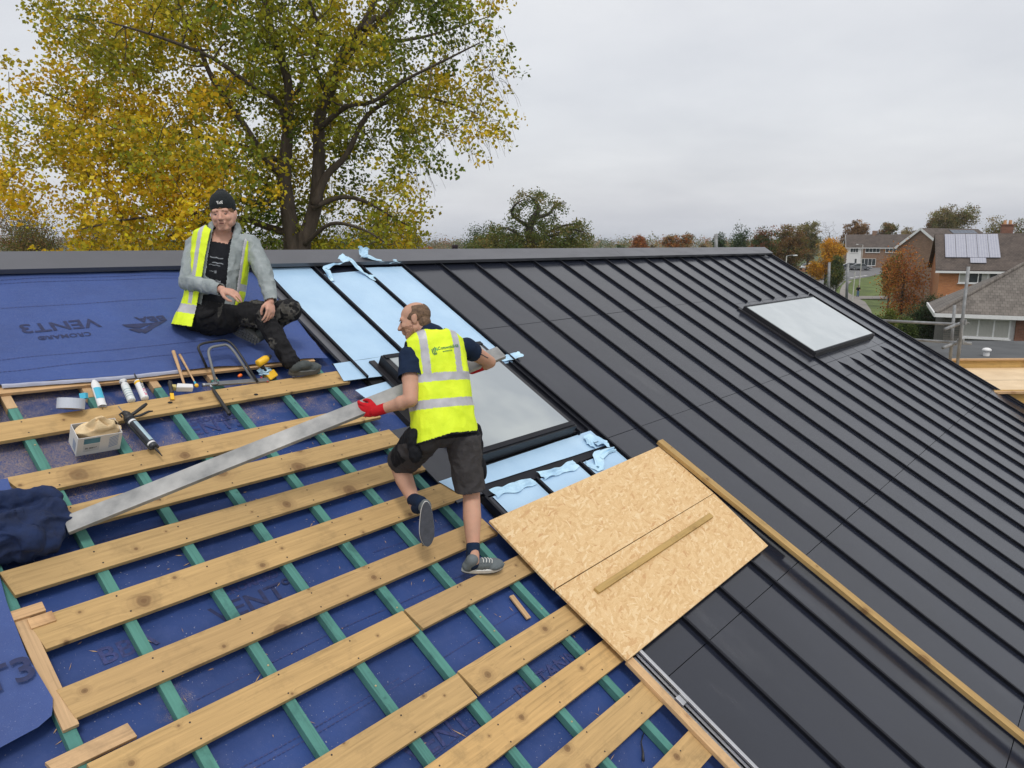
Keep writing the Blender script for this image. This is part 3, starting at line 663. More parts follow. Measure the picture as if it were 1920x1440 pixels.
ub(RL(388,690,.03), RL(483,716,.02), RL(432,636,.15), RL(368,645,.15), .009, BLK)
P0, P1 = RL(400, 721, .006), RL(503, 713, .006); d = P1-P0
MB().box((0,-.02,0),(d.length,.02,.014)).build('folding_bar', GRY, ft, rframe(P0.x, P0.y, .004, math.atan2(d.y, d.x)), bevel=.002)
M, L = between((503, 716), (486, 706), .012)
tag(lathe([(0,.002),(.01,.005),(.07,.005),(.072,.003)], 8).build('marker_pen', REDM, None, M, True), 'red marker pencil on the board beside the folding tool', 'pencil')
q = RL(446, 710, .0); thing(lathe([(0,.006),(.01,.012),(.03,.012),(.035,.005)], 8), 'orange_plug', ORG, rframe(q.x, q.y, .02, .4), 'tiny orange plastic plug lying inside the folding tool', 'plug', smooth=True)
# crumpled blue glove
q = RL(494, 702, 0)
thing(sheet(lambda a, c_: Vector((.05*math.sin(c_*3.1416)*math.cos(a*6.2832)*(1+.7*nz3((a*7, c_*5, 3))), .035*math.sin(c_*3.1416)*math.sin(a*6.2832)*(1+.7*nz3((a*6, c_*6, 9))), .03*math.cos(c_*3.1416)*(1+.6*nz3((a*5, c_*6, 2))))), 28, 16), 'crumpled_film_ball', MT['film2'], rframe(q.x, q.y, .03, 0), 'crumpled ball of blue film beside the cordless drill', 'film scrap')
# cordless drill
Ma, L = between((492, 681), (512, 668), .10, .10)
qd = RL(490, 676, .12)
Dm = ROOF @ Matrix.Translation((qd.x+.01, qd.y, .115)) @ Matrix.Rotation(R(20), 4, 'Z') @ Matrix.Rotation(R(-10), 4, 'Y')
dr = empty('cordless_drill', Dm); tag(dr, 'yellow and black cordless drill standing near the seated worker\'s foot', 'drill')
lathe([(-.05,.02),(-.045,.028),(.03,.029),(.05,.022)], 16).build('motor_housing', YEL, dr, Dm, True)
lathe([(.05,.021),(.062,.021),(.085,.014),(.09,.006)], 14).build('chuck', BLK, dr, Dm, True)
MB().tube([(-.015,0,-.02),(-.005,-.02,-.06),(.01,-.05,-.10)], [.018,.015,.016], 10).build('grip', BLK, dr, Dm, True)
MB().box((-.035,-.03,-.03),(.05,.03,.02)).build('battery', YEL, dr, Dm @ Matrix.Translation((.02,-.07,-.115)) @ Matrix.Rotation(R(30),4,'X'), bevel=.008)
MB().box((-.03,-.027,-.018),(.045,.027,.0)).build('battery_base', BLK, dr, Dm @ Matrix.Translation((.02,-.075,-.135)) @ Matrix.Rotation(R(30),4,'X'), bevel=.005)
# box of cloths
qb = RL(186, 838, .0); Bm = rframe(qb.x-.012, qb.y+.035, -.012, R(-2)) @ Matrix.Rotation(R(3), 4, 'X')
bw, bd_, bh = .235, .13, .135
bx = MB(); tk = .003
bx.box((-bw/2,-bd_/2,0),(bw/2,-bd_/2+tk,bh)); bx.box((-bw/2,bd_/2-tk,0),(bw/2,bd_/2,bh)); bx.box((-bw/2,-bd_/2+tk,0),(-bw/2+tk,bd_/2-tk,bh)); bx.box((bw/2-tk,-bd_/2+tk,0),(bw/2,bd_/2-tk,bh)); bx.box((-bw/2+tk,-bd_/2+tk,0),(bw/2-tk,bd_/2-tk,tk))
CARD = M_('white_printed_card', (.62, .62, .62), .6, .06)
bxo = tag(bx.build('cardboard_box', CARD, None, Bm), 'open white cardboard box with a blue label holding tan gloves', 'box')
MB().box((-.085,-bd_/2-.001,.085),(.0,-bd_/2-.0002,.125)).build('label_panel', M_('box_teal', (.08,.22,.30), .6), bxo, Bm)
MB().box((-.085,-bd_/2-.001,.025),(.0,-bd_/2-.0002,.08)).build('label_panel', M_('box_grey', (.48,.5,.52), .6), bxo, Bm)
hs = MB()
for i in range(7): hs.add([(.05+.0*i,-bd_/2-.001,.03+i*.012),(.10,-bd_/2-.001,.045+i*.012),(.10,-bd_/2-.001,.05+i*.012),(.05,-bd_/2-.001,.035+i*.012)],[(0,1,2,3)])
hs.build('hatching', M_('box_blue', (.12,.22,.42), .6), bxo, Bm); hs = MB()
for i in range(6): hs.add([(-bw/2-.001,-.045,.015+i*.012),(-bw/2-.001,.0,.022+i*.012),(-bw/2-.001,.0,.028+i*.012),(-bw/2-.001,-.045,.021+i*.012)],[(3,2,1,0)])
hs.build('hatching', M_('box_blue', (.12,.22,.42), .6), bxo, Bm)
tl = text_mesh('SK 80017', .016, .0003); link('lettering', tl, BLK, bxo, Bm @ Matrix.Translation((-.045,-bd_/2-.0015,.05)) @ Matrix.Rotation(R(90),4,'X'))
thing(sheet(lambda a, c_: Vector(((.105+.02*nz3((a*5,c_*3,1)))*math.sin(c_*3.1416)*math.cos(a*6.2832)*(1+.55*nz3((a*6,c_*5,3))), (.055)*math.sin(c_*3.1416)*math.sin(a*6.2832)*(1+.4*nz3((a*6,c_*6,9))), .075*math.cos(c_*3.1416)*(1+.6*nz3((a*9,c_*6,2))))), 60, 30), 'work_gloves', TAN, Bm @ Matrix.Translation((.01,0,.12)), 'bundle of crumpled tan work gloves stuffed into the white box', 'gloves')
# caulking gun
M, L = between((222, 762), (304, 855), .05, .05)
cg = tag(lathe([(.0,.003),(.085,.003)], 8).build('caulking_gun', GRY, None, M, True), 'black caulking gun loaded with a cartridge lying over two boards', 'caulking gun')
lathe([(.115,.028),(.14,.030),(.145,.022)], 16).build('end_plate', BLK, cg, M, True)
cart = lathe([(.145,.0245),(L-.10,.0245),(L-.09,.022),(L-.085,.012)], 20).build('cartridge', M_('black_cartridge', (.03,.035,.045), .35), cg, M, True)
lathe([(.165,.0249),(.18,.0249)], 20).build('white_band', WHT, cart, M, True); lathe([(L-.125,.0249),(L-.112,.0249)], 20).build('white_band', WHT, cart, M, True)
sheet(lambda a, c_: Vector((.19+(L-.125-.20)*a, .0252*math.cos(.2+1.7*c_), .0252*math.sin(.2+1.7*c_))), 4, 8).build('label', M_('cartridge_label', (.35,.48,.55), .5), cart, M, True)
lathe([(L-.085,.009),(L-.07,.008),(L-.0,.003)], 10).build('nozzle', BLK, cg, M, True)
cf = MB()
for s_ in (-1, 1): cf.box((.14, s_*.027-.003, -.012), (L-.085, s_*.027+.003, .0))
cf.box((L-.088,-.027,-.012),(L-.082,.027,.0)); cf.build('cradle', BLK, cg, M, bevel=.001)
MB().tube([(.07,.0,.0),(.10,.0,.012),(.12,.0,.0)], [.016,.022,.028], 12).build('ratchet_body', BLK, cg, M, True)
MB().tube([(.11,.015,.0),(.095,.06,.008),(.06,.13,.012),(.05,.15,.014)], [.010,.011,.012,.009], 8).build('handle', BLK, cg, M, True)
MB().tube([(.125,.02,.0),(.13,.07,.004),(.115,.13,.006),(.12,.155,.006)], [.007,.008,.007,.004], 8).build('trigger', BLK, cg, M, True)
MB().tube([(.06,-.005,.0),(.075,-.03,.0),(.105,-.03,.0)], [.004,.006,.005], 6).build('release_lever', BLK, cg, M, True)
# short black cable scraps
q = RL(1215, 1418, -.07); thing(MB().tube([(0,0,0),(.04,.01,.01),(.10,.03,.012),(.17,.02,.01)], [.009,.006,.003,.003], 8), 'cable_scrap', BLK, rframe(q.x-.05, q.y, -.07, .5), 'short piece of black cable lying on the membrane at the bottom', 'cable', smooth=True)

# ================================================================ people
def _ico(sub):
    bm = bmesh.new(); bmesh.ops.create_icosphere(bm, subdivisions=sub, radius=1)
    v = [x.co.copy() for x in bm.verts]; f = [[y.index for y in x.verts] for x in bm.faces]; bm.free(); return v, f
ICO = _ico(3)
class Blob:
    def __init__(s): s.mb = MB()
    def ell(s, c, r, X=None):                 # ellipsoid; X = 3x3 with axes as columns
        c = Vector(c); r = (r, r, r) if not hasattr(r, '__len__') else r
        vs = [Vector((v.x*r[0], v.y*r[1], v.z*r[2])) for v in ICO[0]]
        if X is not None: vs = [X @ v for v in vs]
        s.mb.add([v+c for v in vs], ICO[1]); return s
    def cap(s, p0, p1, r0, r1, n=5):
        p0, p1 = Vector(p0), Vector(p1); L = (p1-p0).length
        n = max(n, int(L/(min(r0, r1)*.45))+1)
        d = (p1-p0)
        pts = [p0+d*i/n for i in range(n+1)]; rr = [r0+(r1-r0)*i/n for i in range(n+1)]
        s.mb.tube(pts, rr, 20); s.ell(p0, r0); s.ell(p1, r1); return s
    def chain(s, pts, rs):
        for i in range(len(pts)-1): s.cap(pts[i], pts[i+1], rs[i], rs[i+1])
        return s
    def loft(s, rings, ex=2.3, n=32):          # rings: (torso height, x, y, rx, ry) in the torso frame
        base_ = []
        R_ = []
        for (a, b_) in zip(rings[:-1], rings[1:]):
            for k in range(4): f = k/4; f = f; R_.append([a[j]+(b_[j]-a[j])*f for j in range(5)])
        R_.append(list(rings[-1])); vs = []
        for (z, cx, cy, rx, ry) in R_:
            for k in range(n):
                t = 2*math.pi*k/n; c_, s_ = math.cos(t), math.sin(t)
                vs.append(tp_(cx+rx*math.copysign(abs(c_)**(2/ex), c_), cy+ry*math.copysign(abs(s_)**(2/ex), s_), z))
        m_ = len(R_)
        fs = [(i*n+k, i*n+(k+1) % n, (i+1)*n+(k+1) % n, (i+1)*n+k) for i in range(m_-1) for k in range(n)]+[list(range(n))[::-1], [(m_-1)*n+k for k in range(n)]]
        s.mb.add(vs, fs); return s
    def build(s, name, mats, parent=None, voxel=.007, smooth=3, disp=None, cut=None, matfn=None, solid=0):
        me = bpy.data.meshes.new('tmp'); me.from_pydata(s.mb.v, [], s.mb.f)
        o = bpy.data.objects.new('tmp', me); col.objects.link(o)
        r = o.modifiers.new('r', 'REMESH'); r.mode = 'VOXEL'; r.voxel_size = voxel; r.use_smooth_shade = True
        sm = o.modifiers.new('s', 'SMOOTH'); sm.factor = .5; sm.iterations = smooth
        dg = bpy.context.evaluated_depsgraph_get(); ev_ = o.evaluated_get(dg)
        m2 = bpy.data.meshes.new_from_object(ev_); bpy.data.objects.remove(o); bpy.data.meshes.remove(me)
        m2.materials.clear()
        bm = bmesh.new(); bm.from_mesh(m2); bm.normal_update()
        if disp:
            mv = [(v, v.normal.copy(), disp(v.co, v.normal)) for v in bm.verts]
            for v, n, d in mv: v.co += n*d
        if cut:
            kill = [f for f in bm.faces if cut(f.calc_center_median(), f.normal)]
            bmesh.ops.delete(bm, geom=kill, context='FACES')
        if matfn:
            for f in bm.faces: f.material_index = matfn(f.calc_center_median(), f.normal)
        for f in bm.faces: f.smooth = True
        bm.to_mesh(m2); bm.free()
        ob = link(name, m2, mats, parent)
        if solid:
            so = ob.modifiers.new('thick', 'SOLIDIFY'); so.thickness = solid; so.offset = -1
        return ob
def basis3(x, y, z): return Matrix((x, y, z)).transposed()
def ortho(upv, rightv):
    U = upv.normalized(); Rr = (rightv-U*rightv.dot(U)).normalized(); return Rr, U.cross(Rr), U      # right, forward, up
def reach(p, L, px, py, near):             # point on the pixel ray at distance L from p; near: nearer root
    r = ray(px, py); o = CAM-p
    a = r.dot(r); b_ = 2*r.dot(o); c_ = o.dot(o)-L*L; D = b_*b_-4*a*c_
    t = -b_/(2*a) if D <= 0 else (-b_+(-1 if near else 1)*math.sqrt(D))/(2*a)
    return CAM+r*t
def skinmat(name, c, blush=(.5, .2, .15)):
    m, t, b = newmat(name); v = coords(t)
    n = noi(t, v, 14, 5); cc = ramp(t, n, [(.3, tuple(x*.9 for x in c)), (.7, tuple(min(1, x*1.08) for x in c))])
    cc = mixc(t, ramp(t, noi(t, v, 7, 3), [(.5, 0.0), (.8, .35)]), cc, blush)
    t.links.new(cc, b.inputs['Base Color']); b.inputs['Roughness'].default_value = .62; b.inputs['Specular IOR Level'].default_value = .35; b.inputs['Subsurface Weight'].default_value = .12
    b.inputs['Subsurface Radius'].default_value = (.02, .008, .004); b.inputs['Subsurface Scale'].default_value = .4
    bump(t, b, noi(t, v, 120, 4), .12, .002); return m
def cloth(name, c, bs=30, bmp=.5, amt=.15, rough=.85, c2=None, spec=.2):
    m = M_(name, c, rough, amt, 9, bmp, bs, spec=spec, c2=c2, rand=0, bd=.012); return m
SKIN = skinmat('skin', (.50, .285, .20)); SKIN2 = skinmat('pale_skin', (.56, .32, .24))
HIVIS = M_('hi_vis_yellow', (.66, .86, .012), .7, .10, 7, .35, 22, rand=0, c2=(.80, .97, .03), bd=.014)
REFL = M_('reflective_tape', (.40, .40, .43), .4, .1, 12, .2, 50, rand=0, c2=(.50, .50, .54))
NAVY = cloth('navy_cotton', (.008, .018, .045), 26); BLKC = cloth('black_cotton', (.011, .012, .016), 26)
GREYF = cloth('grey_fleece', (.25, .29, .30), 60, .4, c2=(.36, .40, .41)); TROU = cloth('black_work_trousers', (.014, .014, .016), 24, .9)
SHORTG = cloth('grey_shorts', (.055, .052, .055), 30, .7); GLV = cloth('red_glove', (.50, .012, .02), 60, .4)
SHOE = cloth('grey_suede', (.13, .15, .16), 60, .5); RUB = M_('white_rubber', (.62, .62, .60), .6, .08, 20, rand=0); SOLE = M_('dark_sole', (.05, .055, .07), .8, .2, 30, .8, 140, rand=0)
HAIR = M_('short_brown_hair', (.10, .055, .03), .7, .35, 60, .8, 260, rand=0, c2=(.20, .12, .07)); HAIR2 = M_('light_brown_hair', (.22, .12, .06), .7, .35, 60, .8, 200, rand=0)
EYE = M_('eye_dark', (.03, .02, .02), .25); STUB = M_('stubble', (.20, .10, .06), .8, .3, 90, rand=0); LIP = M_('lips', (.42, .15, .12), .5, .1, rand=0)
KNIT = M_('black_knit', (.008, .012, .014), .95, .3, 30, .8, 220, rand=0)

def fold(p, n, s=1.0, f=9, seed=0):
    return s*(.007*noise.noise(Vector((p.x*f, p.y*f, p.z*f*.55))+Vector((seed, 0, 0)))+.004*(1-abs(noise.noise(Vector((p.x*f*1.7, p.y*f*1.7, p.z*f*1.1))+Vector((seed+5, 0, 0))))*2.5))
def head(bl, C, fwd, upv, sc=1.0, soft=False):
    U = upv.normalized(); F_ = (fwd-U*fwd.dot(U)).normalized(); X = F_.cross(U); Bm_ = basis3(X, F_, U)
    P = lambda x, y, z: C+Bm_ @ Vector((x*sc, y*sc, z*sc))
    def E(c, r): bl.ell(P(*c), tuple(k*sc for k in r), Bm_)
    E((0,-.012,.040), (.076,.098,.082)); E((0,.035,-.02), (.064,.060,.085)); E((0,.048,-.088), (.034,.032,.026))
    bl.cap(P(.050,-.0,-.055), P(.014,.062,-.098), .024*sc, .020*sc); bl.cap(P(-.050,-.0,-.055), P(-.014,.062,-.098), .024*sc, .020*sc)
    bl.cap(P(0,.092,.004), P(0,.113,-.033), .009*sc, .0125*sc); E((.010,.104,-.037), (.010,.012,.008)); E((-.010,.104,-.037), (.010,.012,.008))
    bl.cap(P(-.042,.078,.022), P(.042,.078,.022), .013*sc, .013*sc)
    E((.036,.062,-.028), (.026,.030,.026)); E((-.036,.062,-.028), (.026,.030,.026))
    bl.cap(P(-.018,.090,-.058), P(.018,.090,-.058), .0075*sc, .0075*sc); bl.cap(P(-.015,.088,-.070), P(.015,.088,-.070), .008*sc, .008*sc)
    if soft:
        for s_ in (-1, 1): E((s_*.038,.040,-.058), (.030,.034,.034)); E((s_*.052,.010,-.03), (.026,.05,.05))
        E((0,.060,-.080), (.032,.030,.028))
    for s_ in (-1, 1): E((s_*.078,-.008,-.008), (.010,.020,.031)); E((s_*.083,-.016,.005), (.008,.010,.022))
    return P, Bm_, X, F_, U
def hand(bl, wrist, d, palm, side, curl=.8, sc=1.0, spread=.10, r=.0085):
    d = d.normalized(); N = (palm-d*palm.dot(d)).normalized(); X = d.cross(N)*side       # X towards thumb
    Bm_ = basis3(X, d, N); P = lambda x, y, z: wrist+Bm_ @ Vector((x*sc, y*sc, z*sc))
    bl.ell(P(0,.045,0), (.041*sc,.050*sc,.017*sc), Bm_); bl.ell(P(0,.005,0), (.030*sc,.030*sc,.020*sc), Bm_)
    bl.cap(P(.012,.02,.004), P(.030,.070,.0), .019*sc, .014*sc); bl.cap(P(-.014,.02,.004), P(-.028,.065,.0), .018*sc, .013*sc)
    for i, (x, L) in enumerate(((.031,.072),(.010,.080),(-.011,.074),(-.030,.058))):
        p = P(x, .082-(abs(x-.01))*.25, 0); a = .15; pts = [p]
        cx = math.sin(spread*(1-i)*.8)
        for k, seg in enumerate((.45, .32, .23)):
            a += curl*(.55+.12*i)*(.8 if k == 0 else 1.1)
            dd = Bm_ @ Vector((cx*math.cos(a), math.cos(a), math.sin(a)))
            p = p+dd.normalized()*L*seg*sc*1.15; pts.append(p)
        bl.chain(pts, [r*sc*1.12, r*sc*1.05, r*sc*.98, r*sc*.85])
    bl.chain([P(.030,.018,.006), P(.052,.048,.022), P(.050,.075,.036+.01*curl), P(.040,.095,.040+.02*curl)], [.014*sc,.0115*sc,.0105*sc,.009*sc])
def shoe(par, heel, d, upn, mats, name='shoe', L=.285, wdt=.052, boot=False, tread=False, sh=None):
    Y = d.normalized(); Z = (upn-Y*upn.dot(Y)).normalized(); X = Y.cross(Z); Bm_ = basis3(X, Y, Z); P = lambda x, y, z: heel+Bm_ @ Vector((x, y, z))
    b_ = Blob()
    b_.ell(P(0,.045,.035), (.036,.048,.040), Bm_); b_.ell(P(0,.13,.038), (.038,.085,.042), Bm_); b_.ell(P(.002,.21,.028), (.047,.065,.030), Bm_); b_.ell(P(0,.245,.022), (.036,.038,.022), Bm_)
    if sh is None: b_.cap(P(0,.045,.05), P(0,.055,.12 if boot else .085), .038, .040)
    else: b_.cap(P(0,.045,.045), P(0,.045,.05)+sh.normalized()*.085, .043, .050); b_.ell(P(0,.12,.055), (.040,.07,.040), Bm_)
    inner = b_.build(name, mats[0], par, .006, 2, matfn=None)
    outl = []
    for k in range(28):
        a = 2*math.pi*k/28; y = math.cos(a); x = math.sin(a)
        wd = (.041 if y < -.2 else .041+.010*min(1, (y+.2)*1.4))+(.007 if boot else 0); outl.append((x*wd, .142+y*L/2-.0*x))
    M4 = Bm_.to_4x4(); M4.translation = heel
    MB().prism(outl, -.004, .032 if boot else .026).build('midsole', mats[1], inner, M4, bevel=.004)
    s2 = MB().prism([(x*.97, .142+(y-.142)*.985) for x, y in outl], -.010, -.0045)
    if tread:
        for j in range(11):
            for sx in (-1, 0, 1): s2.box((sx*.026-.010, .02+j*.0235, -.017), (sx*.026+.010, .034+j*.0235, -.0105))
    s2.build('outsole', mats[2], inner, M4)
    if not boot:
        st_ = MB()
        for j in range(3):
            for s_ in (-1, 1):
                y_ = .105+j*.024; q = [P(s_*.0405, y_+.012, .024), P(s_*.0415, y_+.024, .024), P(s_*.026, y_+.006, .075), P(s_*.026, y_-.004, .075)]
                st_.add([inner_snap(inner, v, P(0, .13, .04)) for v in q], [(0,1,2,3)])
        st_.build('stripes', SOLE, inner)
        lc = MB()
        for j in range(4): lc.tube([inner_snap(inner, P(-.022, .125+j*.022, .085-j*.006), P(0,.13,.02)), inner_snap(inner, P(0, .13+j*.022, .12), P(0,.13+j*.02,.02)), inner_snap(inner, P(.022, .125+j*.022, .085-j*.006), P(0,.13,.02))], .0028, 6)
        lc.build('laces', RUB, inner)
    return inner
def inner_snap(ob, p, c):
    bv = getattr(inner_snap, 'c', None)
    if bv is None or bv[0] != ob.name:
        bm = bmesh.new(); bm.from_mesh(ob.data); inner_snap.c = (ob.name, BVHTree.FromBMesh(bm)); bm.free(); bv = inner_snap.c
    d = (c-p).normalized(); h = bv[1].ray_cast(p-d*.05, d, .4)
    return (h[0]-d*.002) if h[0] is not None else p

# ---------------------------------------------------------------- standing worker
pman = tag(empty('person', RW(900, 1062, 0)), 'standing bald roofer in yellow vest and grey shorts seen from behind holding a grey plank', 'person')
T0 = 4.60
ankR = RW(888, 1052, .085); pel = J(830, 800, 4.55); hipR = J(868, 822, 4.58); hipL = J(793, 822, 4.52)
kneeR = reach(ankR, .42, 884, 930, False)
kneeL = reach(hipL, .42, 748, 873, False); ankL = reach(kneeL, .40, 782, 952, True)
neck = J(811, 622, 4.60); shR = J(873, 652, 4.66); shL = J(770, 672, 4.50)
TR, TF, TU = ortho(neck-pel, shR-shL); TB = basis3(TR, TF, TU); TL = (neck-pel).length
def tp_(x, y, z): return pel+TB @ Vector((x, y, z*TL))
headC = J(778, 602, 4.56)
HF = (-rt*1.0+fw*.02-up*.16).normalized(); HU = (up*.95-rt*.20+fw*.12).normalized()
# arms
elL = reach(shL, .285, 770, 750, True); wrL = J(708, 770, 4.44)
elR = reach(shR, .28, 918, 679, False); wrR = J(890, 690, 4.90)
def torso(bl, k, grow=0.0):
    bl.ell(tp_(0, 0, .02), (.165+grow, .118+grow, .12), TB)
    bl.loft([(z, 0, y, rx+grow, ry+grow) for (z, y, rx, ry) in ((.0,0,.158,.112),(.15,0,.150,.105),(.32,.0,.148,.105),(.5,.0,.162,.112),(.68,.0,.178,.115),(.82,-.005,.178,.100),(.92,-.01,.140,.075),(.99,-.01,.08,.06))])
bl = Blob(); torso(bl, 0)
bl.cap(tp_(0,-.01,.86), headC-HU*.03-HF*.02, .062, .056)
bl.chain([shR, elR, wrR], [.058,.043,.029]); bl.ell(shR+(elR-shR)*.45, (.052,.052,.052)); bl.ell(elR+(wrR-elR)*.28, .045)
bl.chain([shL, elL, wrL], [.060,.045,.029]); bl.ell(shL+(elL-shL)*.5, .056); bl.ell(elL+(wrL-elL)*.28, .047)
bl.chain([hipR, kneeR, kneeR+(ankR-kneeR)*.33-fw*.012, kneeR+(ankR-kneeR)*.75, ankR], [.088,.056,.059,.041,.036])
bl.chain([hipL, kneeL, kneeL+(ankL-kneeL)*.33-fw*.012, kneeL+(ankL-kneeL)*.75, ankL], [.090,.057,.060,.042,.037])
HP, HB, HX, HFv, HUv = head(bl, headC, HF, HU, .96)
def skm(c, n):
    p = HB.transposed() @ (c-headC)
    return 1 if (p.z < -.035 and p.y > .01 and p.y < .12 and not (abs(p.x) < .02 and -.073 < p.z < -.055)) and (c-headC).length < .17 and nz3(c*60) > -.35 else 0
body = bl.build('body', [SKIN, M_('stubbled_skin', (.30,.155,.10), .6, .25, 90, rand=0)], pman, .0065, 3, matfn=skm)
hb = Blob(); hb.ell(HP(0,-.013,.039), (.0755,.097,.081), HB); hb.ell(HP(0,-.048,-.02), (.063,.053,.053), HB)
hb.build('hair', HAIR, body, .004, 2, disp=lambda p, n: .0018*nz3(p*120), cut=lambda c, n: (lambda p: p.y > .035-(p.z*.55)+.008*math.sin(p.z*90) or p.z < -.055 or (abs(p.x) > .05 and p.z < -.015 and p.y > -.03) or (p.z > .085 and p.y > -.075+.0*p.x))(HB.transposed() @ (c-headC)))
for s_ in (-1, 1):
    e_ = Blob(); e_.ell(HP(s_*.031,.082,.003), (.0115,.008,.006), HB); e_.build('eye', EYE, body, .0025, 1)
    e_ = Blob(); e_.cap(HP(s_*.018,.096,.017), HP(s_*.045,.082,.018), .004, .0035); e_.build('eyebrow', HAIR, body, .0025, 1)
# polo shirt: torso, collar and short sleeves
ts = Blob(); torso(ts, 0, .012)
ts.chain([shR+(tp_(0,0,.8)-shR)*.3, shR, shR+(elR-shR)*.34], [.070,.066,.062]); ts.chain([shL+(tp_(0,0,.8)-shL)*.3, shL, shL+(elL-shL)*.45], [.078,.077,.074])
for a, b_ in ((shR, elR), (shL, elL)): pass
def cut_ts(c, n):
    for a, b_, k in ((shR, elR, .33), (shL, elL, .47)):
        d = (b_-a); t_ = (c-a).dot(d)/d.length_squared
        if t_ > k and (c-(a+d*t_)).length < .12: return True
    return False
ts.build('polo_shirt', NAVY, pman, .007, 2, disp=lambda p, n: fold(p, n, 1.0, 10), cut=cut_ts)
cb = Blob(); nb = tp_(0,-.012,.95); cb.cap(nb, nb+(headC-HU*.06-HF*.03-nb)*.62, .076, .068)
cb.build('collar', NAVY, pman, .006, 1)
# hi-vis vest
def vloc(c): p = TB.transposed() @ (c-pel); p.z /= TL; return p
ve = Blob()
ve.loft([(-.30,0,-.01,.205,.165),(-.15,0,-.01,.208,.168),(.05,0,-.01,.204,.160),(.25,0,-.01,.198,.150),(.45,0,-.005,.195,.145),(.65,0,0,.196,.142),(.80,0,0,.202,.138),(.90,0,-.005,.190,.122),(.97,0,-.01,.145,.105),(1.02,0,-.01,.08,.07)])
def vcut(c, n):
    p = vloc(c)
    if p.z < -.10+.35*min(0, p.x+.02): return True
    q = p-Vector((0, -.012, 0)); return p.z > .90 and math.hypot(q.x, q.y) < .092
def vmat(c, n):
    p = vloc(c); hem = -.10+.35*min(0, p.x+.02)
    if p.z < hem+.020: return 2
    q = math.hypot(p.x, p.y+.012)
    if p.z > .86 and q < .094: return 2
    if .185 < p.z < .275: return 1
    if .455 < p.z < .54: return 1
    xl = .105
    if p.z >= .53 and abs(abs(p.x)-xl) < .024: return 1
    if .3 < p.z < .97 and abs(p.x) > .188+.0*p.z and p.z > .60: return 2
    return 0
vd = lambda p, n: fold(p, n, 1.2, 7, 3) + .006*max(0, math.sin((TR.dot(p-pel))*42+4*noise.noise(p*4)))*max(0, .6-vloc(p).z)
vest = ve.build('hi_vis_vest', [HIVIS, REFL, BLKC], pman, .0055, 2, disp=vd, cut=vcut, matfn=vmat, solid=.003)
# vest logo, projected on the back
bmv = bmesh.new(); bmv.from_mesh(vest.data); VB = BVHTree.FromBMesh(bmv); bmv.free()
def onback(x, z, off=.0025, bvh=None, front=False):
    o = tp_(x, .5 if front else -.5, z); d = TF*(-1 if front else 1); h = (bvh or VB).ray_cast(o, d)
    return h[0]-d*off if h[0] is not None else tp_(x, -.16, z)
def cloth_text(s, size, cx, cz, mat_, par, tl, rot=0, name='lettering', bvh=None, front=False, mirror=1):
    me = text_mesh(s, size, .0004); bm = bmesh.new(); bm.from_mesh(me); bmesh.ops.triangulate(bm, faces=bm.faces)
    for v_ in bm.verts:
        x = v_.co.x*mirror; y = v_.co.y; xx = x*math.cos(rot)-y*math.sin(rot); yy = x*math.sin(rot)+y*math.cos(rot)
        v_.co = onback(cx+xx, cz+yy/tl, .0025, bvh, front)
    bm.to_mesh(me); bm.free(); return link(name, me, mat_, par)
LG = M_('logo_green', (.03, .17, .07), .6, rand=0); LG2 = M_('logo_bright_green', (.08, .40, .10), .6, rand=0)
cloth_text('CotswoldHill', .027, .045, .795, LG, vest, TL, .10)
cloth_text('ROOFING LTD', .010, .035, .755, LG, vest, TL, .10)
lf = MB()
def leafpatch(pts): lf.add([onback(x, z) for x, z in pts], [list(range(len(pts)))])
for i in range(3): leafpatch([(-.062+i*.009, .735+i*.004), (-.057+i*.009, .735+i*.004), (-.060+i*.009, .785+i*.010), (-.066+i*.009, .780+i*.010)])
leafpatch([(-.060,.728),(-.035,.735),(-.033,.742),(-.058,.736)]); leafpatch([(-.056,.718),(-.038,.724),(-.034,.732),(-.058,.725)])
lf.build('logo', LG, vest); lf = MB(); leafpatch([(-.046,.765),(-.036,.775),(-.033,.80),(-.042,.79)]); leafpatch([(-.032,.76),(-.026,.77),(-.030,.79),(-.035,.775)]); lf.build('logo', LG2, vest)
# shorts
sh = Blob()
for (z, r) in ((-.02,(.178,.135,.12)),(.10,(.172,.125,.09))): sh.ell(tp_(0,-.005,z), r, TB)
for h_, k_ in ((hipR, kneeR), (hipL, kneeL)): sh.chain([h_, h_+(k_-h_)*.55, h_+(k_-h_)*1.05], [.112,.104,.098])
def scut(c, n):
    if vloc(c).z > .16: return True
    for h_, k_ in ((hipR, kneeR), (hipL, kneeL)):
        d = k_-h_; t_ = (c-h_).dot(d)/d.length_squared
        if t_ > .86+.02*nz3(c*9) and (c-(h_+d*t_)).length < .14: return True
    return False
def smat(c, n):
    p = vloc(c)
    if p.z > -.13: return 1
    for h_, k_, s_ in ((hipR, kneeR, 1), (hipL, kneeL, -1)):
        d = k_-h_; t_ = (c-h_).dot(d)/d.length_squared; lat = (c-(h_+d*t_)).dot(TR)*s_
        if .35 < t_ < .72 and lat > .075: return 1
    return 0
shorts = sh.build('work_shorts', [SHORTG, BLKC], pman, .0065, 2, disp=lambda p, n: fold(p, n, 1.5, 11, 8), cut=scut, matfn=smat, solid=.003)
